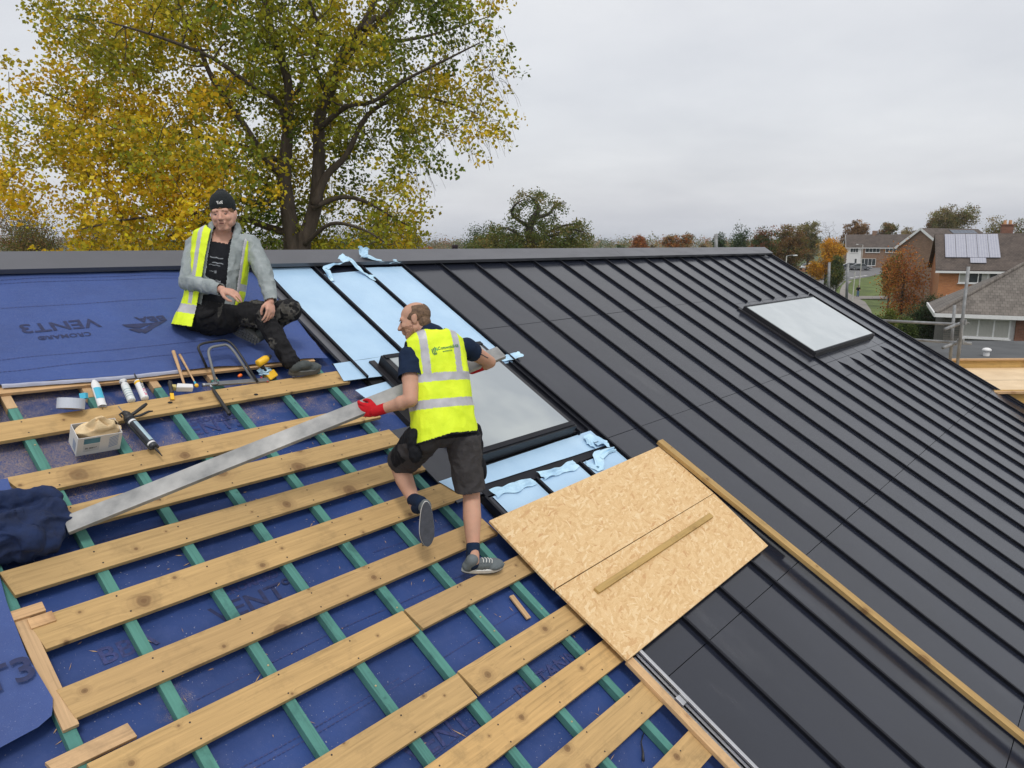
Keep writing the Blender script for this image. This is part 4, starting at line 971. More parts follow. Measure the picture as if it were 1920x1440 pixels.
# belt and holster pockets hanging at the hips
for s_, h_ in ((1, hipR), (-1, hipL)):
    pk_ = Blob(); c0 = tp_(s_*.205, -.035, -.10)
    pk_.ell(c0-Vector((0,0,.03)), (.040,.040,.095), basis3(TR, TF, Vector((0,0,1)))); pk_.ell(c0-Vector((0,0,.09))-TF*.02, (.040,.032,.060), basis3(TR, TF, Vector((0,0,1))))
    pk_.build('holster_pocket', BLKC, pman, .006, 2, disp=lambda p, n: fold(p, n, 1.2, 20))
thp = hipR+(kneeR-hipR)*.55+TR*.105
pk_ = Blob(); pk_.ell(thp, (.022,.045,.075), basis3(TR, TF, TU)); pk_.build('thigh_pocket', BLKC, pman, .006, 2)
bo = onback(.085, -.04, .02); MBx = MB(); MBx.box((-.022,-.002,-.008),(.022,.002,.008)); mm4 = TB.to_4x4(); mm4.translation = tp_(.07, -.155, -.055)
MBx.build('yellow_tag', YEL, pman, mm4)
# gloves
gl = Blob(); dL = (wrL-elL).normalized(); gl.cap(wrL-dL*.05, wrL+dL*.02, .034, .033); hand(gl, wrL+dL*.01, (-rt*1.0+up*.10+fw*.1), (up*.15+fw*1.0), -1, .95, 1.08, r=.0098)
gl.build('glove', GLV, pman, .0045, 1)
gl = Blob(); dR = (wrR-elR).normalized(); gl.cap(wrR-dR*.075, wrR+dR*.02, .040, .036); hand(gl, wrR, (-rt*.7+up*.1-fw*.2), (-fw*.8+up*.3), 1, .8, 1.05, r=.0098)
gl.build('glove', GLV, pman, .005, 1)
# tattoo on the right arm
bmv = bmesh.new(); bmv.from_mesh(body.data); SB = BVHTree.FromBMesh(bmv); bmv.free()
def onskin(px, py):
    r = ray(px, py).normalized(); h = SB.ray_cast(CAM, r); return h[0]-r*.0012 if h[0] is not None else None
tt_ = MB()
for ln in ([(905,652),(911,650),(916,654),(912,660),(906,659)], [(913,656),(920,660),(919,668),(912,666)], [(902,664),(909,668),(915,671)], [(917,651),(923,656),(925,663)]):
    q = [onskin(*p) for p in ln]
    if all(v is not None for v in q): tt_.tube(q, .0032, 5)
if tt_.v: tt_.build('tattoo', M_('tattoo_ink', (.07,.06,.07), .6, rand=0), body)
# shoes and socks
for ank, dirv, upn, nm in ((ankR, (rt*1.0+fw*.42), NRM, 'R'), (ankL, None, None, 'L')):
    if nm == 'R':
        heel = ank-NRM*.085-dirv.normalized()*.055
        sk_ = Blob(); sk_.cap(ank-NRM*.02, ank+(kneeR-ank).normalized()*.095, .043, .044); so_ = sk_.build('sock', NAVY, pman, .006, 1)
        shoe(pman, heel+NRM*.010, dirv, NRM, (SHOE, RUB, SOLE))
    else:
        toe = J(797, 1012, 4.44); dd = (toe-J(795, 938, 4.44)).normalized(); un = (fw*1.0+rt*(-.25)+up*.1).normalized()
        shin = (ank-kneeL).normalized()
        heel = J(799, 938, 4.36)
        sk_ = Blob(); sk_.cap(ank+(heel+un*.07-ank)*.5, ank-shin*.07, .042, .044); sk_.build('sock', NAVY, pman, .006, 1)
        shoe(pman, heel, dd, un, (SHOE, RUB, SOLE), L=.275)
        ab = Blob(); ab.cap(ank, heel+un*.07+dd*.05, .040, .036); ab.build('sock', NAVY, pman, .006, 1)
# the plank he carries
pA, pB = J(124, 986, 3.68), J(940, 661, 4.98)
pm_ = pA.lerp(pB, .5)
Xp = (pB-pA).normalized(); Zp = (-fw*.75+up*.65+Vector((0,0,0))); Zp = (Zp-Xp*Zp.dot(Xp)).normalized(); Yp = Zp.cross(Xp)
PM = basis3(Xp, Yp, Zp).to_4x4(); PM.translation = pA
Lp = (pB-pA).length; pk = MB().box((0,-.056,-.013),(Lp,.056,.013))
plank = tag(pk.build('metal_plank', MT['plank'], None, PM, bevel=.003), 'long grey weathered plank held by the standing worker across the boards', 'plank')
M_l = MB()
M_l.box((.76*1,-.012,.0222),(.80,.010,.0226)); 

# ---------------------------------------------------------------- seated worker
ps = tag(empty('person', RW(400, 600, 0)), 'seated roofer in black beanie, grey hoodie and open yellow vest', 'person')
pel = RW(398, 594, .13); neck = J(420, 432, pel.dot(fw)-CAM.dot(fw)-.02)
td = (pel-CAM).dot(fw)
shR = J(368, 462, td-.02); shL = J(468, 458, td+.06)
TR, TF, TU = ortho(neck-pel, shR-shL); TB = basis3(TR, TF, TU); TL = (neck-pel).length
headC = J(419, 402, td-.10)
HF = (-fw*1.0+rt*.16-up*.30).normalized(); HU = (up*1.0-rt*.08-fw*.20).normalized()
hipR = pel+TR*.09+TF*.05-TU*.01; hipL = pel-TR*.09+TF*.06
kneeR = reach(hipR, .47, 492, 590, True); 
footR = RL(556, 690, .0); ankR = RW(547, 682, .10)
dk = (ankR-kneeR)
kneeL = reach(hipL, .45, 543, 582, True); ankL = RW(478, 622, .09)
dsh = (shR-CAM).dot(fw); elR = J(352, 530, dsh-.12); wrR = J(416, 543, dsh-.27)
elL = reach(shL, .29, 497, 515, True); wrL = reach(elL, .25, 507, 566, True)
bl = Blob(); torso(bl, 0)
bl.cap(tp_(0,-.01,.86), headC-HU*.02-HF*.02, .058, .054)
HP, HB, HX, HFv, HUv = head(bl, headC, HF, HU, 1.08, True)
bl.chain([shR, elR, wrR], [.055,.042,.028]); bl.chain([shL, elL, wrL], [.055,.042,.028])
hand(bl, wrR, (rt*1.0-up*.28-fw*.10), (-up*.9+fw*.5), -1, .38, 1.02)
hand(bl, wrL, (-up*1.0+rt*.12-fw*.3), (fw*.5-rt*.8), -1, .55, 1.02)
bl.chain([hipR, kneeR, ankR], [.085,.058,.040]); bl.chain([hipL, kneeL, ankL], [.085,.058,.040])
body = bl.build('body', SKIN2, ps, .0048, 2)
e_ = Blob(); e_.cap(HP(-.014,.0985,-.0645), HP(.012,.0985,-.0625), .0035, .0035); e_.build('mouth', M_('mouth_dark', (.14,.04,.035), .5, rand=0), body, .002, 1)
for s_ in (-1, 1):
    e_ = Blob(); e_.ell(HP(s_*.031,.0825,-.002), (.0125,.008,.0050), HB); e_.build('eye', EYE, body, .0022, 1)
    e_ = Blob(); e_.cap(HP(s_*.016,.092,.020), HP(s_*.045,.078,.021), .0038, .003); e_.build('eyebrow', HAIR2, body, .0022, 1)
hb = Blob(); hb.ell(HP(0,-.012,.040), (.087,.109,.092), HB)
hb.build('hair', HAIR2, body, .005, 1, disp=lambda p, n: .003*nz3(p*80), cut=lambda c, n: (lambda p: p.z < .010+.010*math.sin(p.x*110)+.007*math.sin(p.x*47) or p.z > .06)(HB.transposed() @ (c-headC)))
bn = Blob(); bn.ell(HP(0,-.014,.065), (.094,.116,.105), HB); bn.ell(HP(0,-.03,.03), (.093,.100,.085), HB)
bn.cap(HP(0,-.02,.10), HP(0,-.03,.125), .07, .055)
bea = bn.build('beanie', KNIT, ps, .005, 2, cut=lambda c, n: (lambda p: p.z < .036-.55*max(0, .045-p.y) or p.z < -.025)(HB.transposed() @ (c-headC)), solid=.004)
bmv = bmesh.new(); bmv.from_mesh(bea.data); BB = BVHTree.FromBMesh(bmv); bmv.free()
lg = MB()
def onhat(x, z):
    o = HP(x, .4, z); h = BB.ray_cast(o, -HFv); return h[0]+HFv*.002 if h[0] is not None else HP(x, .1, z)
for r0, r1 in ((.0, .007), (.010, .015), (.018, .023)):
    n = 6; vs = [onhat(-.026+r*math.cos(a*1.5708/n), .066+r*.9*math.sin(a*1.5708/n)) for r in (r0, r1) for a in range(n+1)]
    lg.add(vs, [(i, i+1, n+2+i, n+1+i) for i in range(n)])
for j, s_ in enumerate((.083, .0755, .068)): lg.add([onhat(x, z) for x, z in ((.0,s_-.002),(.014-.003*j,s_-.002),(.014-.003*j,s_+.003),(.0,s_+.003))], [(0,1,2,3)])
lg.build('white_logo', RUB, bea)
# t-shirt
tt = Blob(); torso(tt, 0, .010); tt.cap(tp_(-.1,0,.88), tp_(.1,0,.88), .055, .055)
tee = tt.build('t_shirt', BLKC, ps, .007, 2, disp=lambda p, n: fold(p, n, .8, 10), cut=lambda c, n: (lambda p: p.z > .84 and math.hypot(p.x, (p.y-.02)*.8) < .082)(vloc(c)))
bmv = bmesh.new(); bmv.from_mesh(tee.data); TBV = BVHTree.FromBMesh(bmv); bmv.free()
PG = M_('tee_print_grey', (.22,.24,.27), .7, .5, 50, rand=0)
cloth_text('EMINƎM', .026, .0, .40, PG, tee, TL, 0, 'lettering', TBV, True, -1)
gp = MB()
for (x0, x1, z0, z1) in ((-.045,.05,.655,.668),(-.05,.03,.60,.612),(-.03,.05,.575,.582),(-.01,.006,.49,.52),(.01,.04,.505,.510)):
    n = 6; vs = [onback(x0+(x1-x0)*i/n, z+.004*math.sin(i*2.1+z0*50), .0025, TBV, True) for z in (z0, z1) for i in range(n+1)]; gp.add(vs, [(i, i+1, n+2+i, n+1+i) for i in range(n)])
gp.build('graphic_print', PG, tee)
# hoodie, open at the front
ho = Blob(); torso(ho, 0, .026)
ho.ell(tp_(0,.0,.0), (.185,.14,.12), TB)
ho.chain([tp_(.09,0,.86), shR, elR, wrR-(wrR-elR)*.05], [.078,.078,.064,.044]); ho.chain([tp_(-.09,0,.86), shL, elL, wrL-(wrL-elL)*.05], [.078,.078,.064,.044])
ho.ell(tp_(0,-.075,.95), (.115,.06,.07), TB); ho.chain([tp_(0,-.09,1.04), tp_(.075,-.04,1.05), tp_(.088,.06,.92)], [.05,.042,.028]); ho.chain([tp_(0,-.09,1.04), tp_(-.075,-.04,1.05), tp_(-.088,.06,.92)], [.05,.042,.028])
def hcut(c, n):
    p = vloc(c)
    for a, b_ in ((elR, wrR), (elL, wrL), (shR, elR)):
        d = b_-a; t_ = (c-a).dot(d)/d.length_squared
        if -.1 < t_ < .97 and (c-(a+d*t_)).length < .085: return False
    if p.y > 0 and -.078-.02*(1-p.z) < p.x < .064 and p.z > .0 and n.dot(TF) > .1: return True
    if p.z > .93 and math.hypot(p.x, p.y-.03) < .066: return True
    for a, b_ in ((elR, wrR), (elL, wrL)):
        d = b_-a; t_ = (c-a).dot(d)/d.length_squared
        if t_ > .98 and (c-(a+d*min(t_, 1.1))).length < .08: return True
    return p.z < -.10
ho.build('hoodie', GREYF, ps, .0065, 2, disp=lambda p, n: fold(p, n, 1.6, 12, 4)+.004*math.sin((p-elR).length*70)*max(0, 1-(p-elR).length/.16)+.004*math.sin((p-elL).length*70)*max(0, 1-(p-elL).length/.16), cut=hcut, solid=.004)
# vest hanging open
v2 = Blob()
v2.loft([(-.34,.04,.01,.255,.225),(-.12,.03,0,.245,.215),(.1,.02,-.005,.210,.180),(.3,.0,0,.212,.172),(.45,0,0,.210,.170),(.65,0,0,.210,.168),(.80,0,0,.212,.160),(.92,0,-.005,.205,.145),(1.01,0,-.01,.14,.11),(1.06,0,-.01,.08,.07)])
def v2cut(c, n):
    p = vloc(c)
    lim = .070+.02*(1-p.z)
    if p.y > -.02 and (-.170 < p.x < lim) and n.dot(TF) > -.2: return True
    if p.z > .85 and math.hypot(p.x, p.y) < .135: return True
    return p.z < -.15+.06*(p.x < 0)
def v2mat(c, n):
    p = vloc(c)
    if p.z < -.14+.06*(p.x < 0): return 2
    if .0 < p.z < .10: return 1
    if p.z > .11 and .128 < p.x < .160 and p.y > -.05: return 1
    if .34 < p.z < .42 and p.x < .12: return 1
    if p.z > .3 and p.x < -.1 and -.185 < p.x < -.165: return 1
    return 0
v2.build('hi_vis_vest', [HIVIS, REFL, BLKC], ps, .006, 2, disp=lambda p, n: fold(p, n, 1.2, 7, 11), cut=v2cut, matfn=v2mat, solid=.003)
# trousers
tr_ = Blob(); tr_.ell(tp_(0,.0,-.03), (.185,.15,.12), TB); tr_.ell(tp_(0,.0,.10), (.172,.135,.10), TB)
tr_.chain([hipR, hipR+(kneeR-hipR)*.5, kneeR, kneeR+(ankR-kneeR)*.5, ankR-(ankR-kneeR)*.06], [.112,.100,.080,.070,.062])
tr_.chain([hipL, hipL+(kneeL-hipL)*.5, kneeL, kneeL+(ankL-kneeL)*.5, ankL-(ankL-kneeL)*.10], [.110,.098,.082,.076,.062])
tr_.ell(kneeR-fw*.02, (.078,.07,.07))
trz = tr_.build('work_trousers', [TROU, M_('scuffed_black_cloth', (.035,.034,.033), .85, .5, 30, .6, 60, rand=0, c2=(.10,.095,.085))], ps, .0065, 2, disp=lambda p, n: fold(p, n, 2.3, 13, 6)+.005*math.sin((p-kneeR).length*75+3*noise.noise(p*6))*max(0, 1-(p-kneeR).length/.2),
    cut=lambda c, n: vloc(c).z > .17 and (c-pel).length < .30 and abs(vloc(c).x) < .19 and vloc(c).y < .16, matfn=lambda c, n: 1 if (nz3(c*7) > .08 and nz3(c*33) > -.1 and (c-kneeR).length < .32) else 0)
fp_ = Blob(); cpk = hipR+(kneeR-hipR)*.22-fw*.10+up*.0; fp_.ell(cpk, (.075,.035,.03), basis3(rt, fw, up)@Matrix.Rotation(R(-25), 3, 'Y')); fp_.build('flap_pocket', TROU, ps, .006, 1)
# boots
BT = M_('dark_boot', (.055,.065,.065), .7, .2, 30, .4, 120, rand=0); BSL = M_('boot_sole', (.11,.115,.115), .8, .2, 40, .6, 90, rand=0)
d1 = RW(602, 688, .02)-RW(545, 697, .02); shoe(ps, RW(541, 700, .035), d1, NRM, (BT, BSL, BSL), 'boot', boot=True, tread=True, sh=(kneeR-ankR))
h0 = J(487, 641, (ankL-CAM).dot(fw)-.10); t0_ = J(440, 615, (ankL-CAM).dot(fw)-.10)
shoe(ps, h0, (t0_-h0), (fw*.75+up*.55), (BT, BSL, BSL), 'boot', boot=True, tread=True, sh=(kneeL-ankL))

# ---------------------------------------------------------------- jacket heap
jb = Blob(); jc = RL(55, 985, .05)
for (dx, dy, dz, r) in ((0,0,.04,(.16,.13,.09)),(.07,.05,.05,(.11,.09,.08)),(-.12,-.02,.05,(.15,.14,.10)),(-.02,-.10,.03,(.14,.07,.06)),(.10,.13,.05,(.07,.05,.06)),(-.05,.13,.06,(.15,.07,.06)),(.13,.0,.02,(.06,.08,.06)),(-.28,.02,.05,(.15,.15,.10))):
    jb.ell(Vector((jc.x+dx, jc.y+dy, dz)), r)
jb.cap(Vector((jc.x-.13, jc.y-.02, .14)), Vector((jc.x-.03, jc.y-.13, .07)), .05, .045)
jb.cap(Vector((jc.x+.13, jc.y+.11, .09)), Vector((jc.x-.10, jc.y+.12, .12)), .035, .05)
def jd(p, n):
    a = abs(noise.noise(Vector((p.x*7+p.y*3, p.y*8, p.z*6)))); b_ = abs(noise.noise(Vector((p.x*15, p.y*11, p.z*12+4))))
    r1 = 1-abs(noise.noise(Vector((p.x*4+p.y*5, p.y*9-p.x*3, p.z*5+9))))*4
    return .050*(.30-a)+.026*(.3-b_)+.022*max(0, r1)
jk = jb.build('jacket', M_('navy_jacket', (.003, .012, .050), .85, .2, 12, .8, 26, rand=0, c2=(.006,.022,.088), bd=.01), None, .008, 3, disp=jd)
jk.matrix_basis = ROOF; tag(jk, 'navy blue jacket dumped in a heap on the boards at the left edge', 'jacket')

# ================================================================ ground, road, paths, lawns
def struct(o): o['kind'] = 'structure'; return o
GRASS = M_('grass_green', (.075, .11, .022), .9, .3, .35, .6, 6, rand=0, c2=(.12, .165, .035)); FIELD = M_('rough_ground', (.06, .085, .03), .95, .4, .08, .3, 2, rand=0)
ASPH = M_('asphalt', (.16, .16, .165), .85, .12, .5, .2, 8, rand=0); PATH = M_('path_tarmac', (.24, .225, .21), .9, .12, .8, .2, 8, rand=0); LITTER = M_('leaf_litter', (.30, .12, .04), .9, .4, 1.5, .3, 8, rand=0)
LINEW = M_('road_paint', (.6, .6, .6), .8, .1, rand=0)
ds = [-40, 0, 20, 40, 60, 80, 95]+[100+4*i for i in range(24)]+[210, 260, 340, 500, 800, 1400, 2500, 5000]
asx = [-1.6+3.2*i/40 for i in range(41)]
gm = MB(); vs = []
for d in ds:
    for a in asx:
        p = fh*d+rt*(a*max(d, 60)*1.3); vs.append((p.x, p.y, gz(p.x, p.y)-.12))
n = len(asx)
gm.add(vs, [(j*n+i, j*n+i+1, (j+1)*n+i+1, (j+1)*n+i) for j in range(len(ds)-1) for i in range(n-1)])
struct(gm.build('ground', FIELD))
def gsheet(name, rows, dz, m):
    """rows: (py, left px, right px) down the picture; laid on the terrain"""
    out = []
    for (a, b_) in zip(rows[:-1], rows[1:]):
        k = max(2, int(abs(b_[0]-a[0])/1.5))
        for i in range(k): f = i/k; out.append([a[j]+(b_[j]-a[j])*f for j in range(3)])
    out.append(rows[-1]); NU = 10; vs = []
    for (py, l, r_) in out:
        for i in range(NU+1): vs.append(G(l+(r_-l)*i/NU, py, dz))
    mb = MB().add(vs, [(j*(NU+1)+i, (j+1)*(NU+1)+i, (j+1)*(NU+1)+i+1, j*(NU+1)+i+1) for j in range(len(out)-1) for i in range(NU)])
    return struct(mb.build(name, m))
gsheet('lawn', [(500,1480,1760),(520,1480,1760),(560,1500,1740),(620,1540,1760),(680,1560,1780)], -.06, GRASS)
gsheet('verge', [(499,1495,1560),(507,1500,1575),(514,1520,1585),(519,1555,1578)], -.03, LITTER)
gsheet('road', [(498.5,1575,1665),(503,1590,1668),(508,1570,1660),(514,1560,1650),(519,1560,1628),(526,1500,1585),(540,1480,1570),(560,1500,1560)], .0, ASPH)
gsheet('path', [(527,1588,1598),(534,1580,1590),(542,1576,1586),(550,1574,1592),(558,1580,1606),(566,1595,1622),(580,1606,1632),(600,1620,1640),(625,1630,1655)], .03, PATH)
gsheet('path', [(555.5,1588,1668),(561,1585,1668)], .05, PATH)
for k, (px, py) in enumerate(((1597,521),(1606,519.5),(1614,518.3),(1622,517.2))):
    a, b_ = G(px-2.5, py+.5, .04), G(px+2.5, py-.4, .04); s_ = Vector((.06, .3, 0)); struct(MB().add([a-s_, b_-s_, b_+s_, a+s_], [(0,1,2,3)]).build('road_marking', LINEW))
# far hills
hm = MB(); vs = []
for i in range(81):
    a = -1.1+2.2*i/80; h = 9+12*noise.noise(Vector((a*3.1, 2, 0)))+5*noise.noise(Vector((a*11, 7, 0)))
    for d, z in ((2600, -2), (2900, h*.7), (3300, h), (3900, h*.5)): p = fh*d+rt*(a*d); vs.append((p.x, p.y, z+3))
hm.add(vs, [(i*4+j, (i+1)*4+j, (i+1)*4+j+1, i*4+j+1) for i in range(80) for j in range(3)])
struct(hm.build('hills', M_('far_fields', (.05,.09,.06), .9, .3, .004, rand=0), smooth=True))

# ================================================================ trees
def np_mesh(name, V, Fq, cols=None):
    me = bpy.data.meshes.new(name); nv, nf = len(V), len(Fq)
    me.vertices.add(nv); me.vertices.foreach_set('co', V.astype(np.float32).ravel())
    me.loops.add(nf*4); me.loops.foreach_set('vertex_index', Fq.astype(np.int32).ravel())
    me.polygons.add(nf); me.polygons.foreach_set('loop_start', np.arange(0, nf*4, 4, dtype=np.int32)); me.polygons.foreach_set('loop_total', np.full(nf, 4, dtype=np.int32))
    me.update(calc_edges=True)
    if cols is not None:
        ca = me.color_attributes.new('leaf_colour', 'FLOAT_COLOR', 'POINT'); c4 = np.ones((nv, 4), np.float32); c4[:, :3] = np.repeat(cols, 4, axis=0); ca.data.foreach_set('color', c4.ravel())
    me.validate(); return me
def leafmat():
    m, t, b = newmat('leaves'); a = t.nodes.new('ShaderNodeVertexColor'); a.layer_name = 'leaf_colour'
    t.links.new(a.outputs[0], b.inputs['Base Color']); b.inputs['Roughness'].default_value = .55; b.inputs['Specular IOR Level'].default_value = .3
    tr = t.nodes.new('ShaderNodeBsdfTranslucent'); t.links.new(a.outputs[0], tr.inputs[0]); mx = t.nodes.new('ShaderNodeMixShader'); mx.inputs[0].default_value = .48
    t.links.new(b.outputs[0], mx.inputs[1]); t.links.new(tr.outputs[0], mx.inputs[2]); t.links.new(mx.outputs[0], t.nodes['Material Output'].inputs[0]); return m
LEAF = leafmat()
def barkm(name, c): 
    m, t, b = newmat(name); v = coords(t, (1, 1, .25)); n = noi(t, v, 9, 8, .7); t.links.new(ramp(t, n, [(.3, tuple(x*.5 for x in c)), (.7, tuple(x*1.3 for x in c))]), b.inputs['Base Color']); b.inputs['Roughness'].default_value = .9; bump(t, b, n, .9, .04); return m
BARK = barkm('bark', (.085, .066, .050)); BARKD = barkm('dark_bark', (.06, .05, .04))
def leaves(C, per, spread, size, pal, seed, elong=1.25, droop=.0):
    """C: cluster centres (n,3); per leaves each; pal: per-cluster colours (n,3)"""
    r_ = np.random.default_rng(seed); n = len(C)*per
    P = np.repeat(C, per, 0)+r_.normal(0, 1, (n, 3))*spread*np.array([1, 1, .8])
    a = r_.normal(0, 1, (n, 3)); a /= np.linalg.norm(a, axis=1)[:, None]; b_ = np.cross(a, r_.normal(0, 1, (n, 3))); b_ /= np.linalg.norm(b_, axis=1)[:, None]
    s_ = size*r_.uniform(.6, 1.25, (n, 1)); a = a*s_*.5*elong; b_ = b_*s_*.5
    V = np.stack([P-a, P+b_, P+a, P-b_], 1).reshape(-1, 3); F_ = np.arange(n*4).reshape(-1, 4)
    col_ = np.repeat(pal, per, 0)*r_.uniform(.65, 1.35, (n, 1))*r_.uniform(.9, 1.1, (n, 3))
    return V, F_, np.clip(col_, .003, .9)
def branches(nodes_pts, nodes_r, targets, r_tip, mb, seed, seg=6, sag=.08):
    """connect each target to the nearest point of the growing skeleton"""
    r_ = np.random.default_rng(seed); N = np.array(nodes_pts, float); Rr = list(nodes_r)
    left = targets.copy(); order = np.argsort(np.min(np.linalg.norm(left[:, None]-N[None, ::3][:, :400], axis=2), axis=1))
    for i in order:
        T_ = left[i]; d = np.linalg.norm(N-T_, axis=1)+.25*np.maximum(0, N[:, 2]-T_[2]); j = int(np.argmin(d)); P = N[j]; L = np.linalg.norm(T_-P)
        if L < .05: continue
        k = max(2, int(L/.35)); r0 = min(Rr[j]*.62, .015+.022*L+r_tip); pts = []; rs = []
        off = r_.normal(0, .09*L, 3)
        for q in range(k+1):
            f = q/k; p = P+(T_-P)*f+off*math.sin(f*math.pi)+np.array([0, 0, sag*L*math.sin(f*math.pi)])+(r_.normal(0, .02*L**.5, 3) if 0 < q < k else 0)
            pts.append(Vector(p)); rs.append(max(r_tip, r0*(1-f)+r_tip*f))
        mb.tube(pts, rs, seg if r0 > .03 else 4, cap=False)
        N = np.vstack([N]+[np.array(p)[None] for p in pts[1:]]); Rr += rs[1:]
    return N, Rr
def limb(pts, rs, seg=10, sub=5):
    """catmull smoothed limb through points"""
    P = [Vector(p) for p in pts]; out = []; rr = []
    for i in range(len(P)-1):
        p0 = P[max(i-1, 0)]; p1 = P[i]; p2 = P[i+1]; p3 = P[min(i+2, len(P)-1)]
        for k in range(sub):
            t = k/sub; out.append(.5*((2*p1)+(p2-p0)*t+(2*p0-5*p1+4*p2-p3)*t*t+(3*p1-p0-3*p2+p3)*t**3)); rr.append(rs[i]+(rs[i+1]-rs[i])*t)
    out.append(P[-1]); rr.append(rs[-1]); return out, rr
# ---- the big poplar behind the ridge
D0 = 19.0
def TP(px, py, dd=0.0): return B(px, py, D0+dd)
tree = empty('poplar_tree', Matrix.Translation(TP(556, 480)*1.0)); bp = TP(556, 480); tree.matrix_basis = Matrix.Translation((bp.x, bp.y, 0)); 
tag(tree, 'huge yellow and green poplar tree with forked trunk rising behind the roof ridge', 'tree')
limbs = [
 ([(552,1050),(552,760),(548,480),(541,400),(533,330),(540,240),(541,160),(520,90),(500,20),(490,-80),(480,-260)], [.50,.42,.33,.30,.26,.21,.17,.14,.12,.09,.04], 0),
 ([(560,760),(566,480),(578,430),(592,380),(598,300),(600,220),(628,150),(648,90),(690,30),(720,-60),(740,-200)], [.40,.33,.29,.27,.24,.22,.19,.16,.13,.09,.04], .6),
 ([(590,385),(612,330),(650,290),(690,215),(760,180),(830,190),(900,215)], [.20,.17,.13,.10,.07,.05,.02], .9),
 ([(640,120),(690,60),(740,20),(770,-40)], [.15,.12,.09,.05], 1.6), ([(683,55),(700,35),(720,30),(750,-10)], [.13,.12,.10,.06], 1.0),
 ([(534,330),(500,300),(455,230),(400,150),(370,80),(330,0),(300,-90)], [.18,.15,.12,.10,.08,.06,.03], -.8),
 ([(541,260),(520,190),(470,160),(400,110),(300,70),(200,40)], [.14,.11,.09,.07,.05,.02], -1.6),
 ([(533,345),(500,380),(440,375),(370,400),(250,410),(150,430)], [.14,.11,.09,.06,.04,.02], -1.2),
 ([(545,440),(500,425),(450,410),(380,420),(300,450)], [.17,.15,.12,.08,.03], .8),
 ([(520,300),(440,270),(330,250),(230,240),(120,190),(40,160)], [.13,.10,.08,.06,.04,.02], -.2),
 ([(535,380),(480,330),(380,300),(260,290),(150,300),(40,290)], [.12,.10,.08,.06,.04,.02], 1.6),
 ([(585,390),(640,370),(690,380),(740,410),(780,430)], [.12,.09,.06,.04,.02], .2),
 ([(570,460),(620,420),(680,430),(730,460)], [.11,.08,.05,.02], -.8),
 ([(600,240),(650,200),(700,190),(760,150),(840,110),(900,80)], [.13,.10,.08,.06,.04,.02], -1.4),
 ([(615,180),(590,120),(600,60),(580,0),(560,-90)], [.12,.09,.07,.05,.03], -1.0),
 ([(540,200),(570,140),(560,80),(540,30)], [.10,.08,.05,.03], 1.3),
 ([(648,90),(720,80),(790,70),(860,50),(920,30)], [.10,.08,.06,.04,.02], 2.0)]
TM = MB(); NP = []; NR = []
for pts, rs, dd in limbs:
    n_ = len(pts); P3 = [TP(x, y, dd*(i/(n_-1))*1.8+(0 if dd < .5 or dd > .7 else 0)) for i, (x, y) in enumerate(pts)]
    o_, r_ = limb(P3, [q*(.66 if rs[0] > .2 else .62) for q in rs])
    TM.tube(o_, r_, 12 if rs[0] > .2 else 8)
    NP += [tuple(p) for p in o_]; NR += r_
def inpoly(x, y, poly):
    c = False; j = len(poly)-1
    for i in range(len(poly)):
        xi, yi = poly[i]; xj, yj = poly[j]
        if (yi > y) != (yj > y) and x < (xj-xi)*(y-yi)/(yj-yi)+xi: c = not c
        j = i
    return c
crown = [(95,-40),(75,30),(105,75),(100,105),(60,120),(15,128),(-20,150),(-30,235),(10,250),(55,240),(10,275),(-30,280),(-40,400),(30,400),(110,400),(130,480),(790,480),(795,420),(770,400),(800,345),(735,350),(730,330),(800,300),(820,275),(870,260),(935,235),(945,200),(930,170),(940,110),(935,60),(900,30),(930,0),(935,-60),(860,-200),(700,-330),(480,-380),(250,-320),(120,-180)]
gaps = [(645,420,45,30),(455,215,32,20),(700,320,28,45),(560,270,16,30),(770,40,26,18),(620,300,14,45),(850,150,20,16),(370,345,18,10),(95,320,34,28),(60,400,30,24),(160,250,22,10),(700,130,18,12),(820,80,22,16),(240,330,16,9),(150,160,30,16),(110,215,40,12),(590,60,10,18),(510,240,10,22),(735,250,22,18),(780,120,18,10),(905,70,18,22)]
LP = [(x, y) for pts, rs, dd in limbs[:7]+limbs[8:9]+limbs[11:14] for (x0, y0), (x1, y1) in zip(pts[:-1], pts[1:]) for x, y in [(x0+(x1-x0)*i/8, y0+(y1-y0)*i/8) for i in range(8)]]
r_ = random.Random(3); cl = []; pc = []
tries = 0
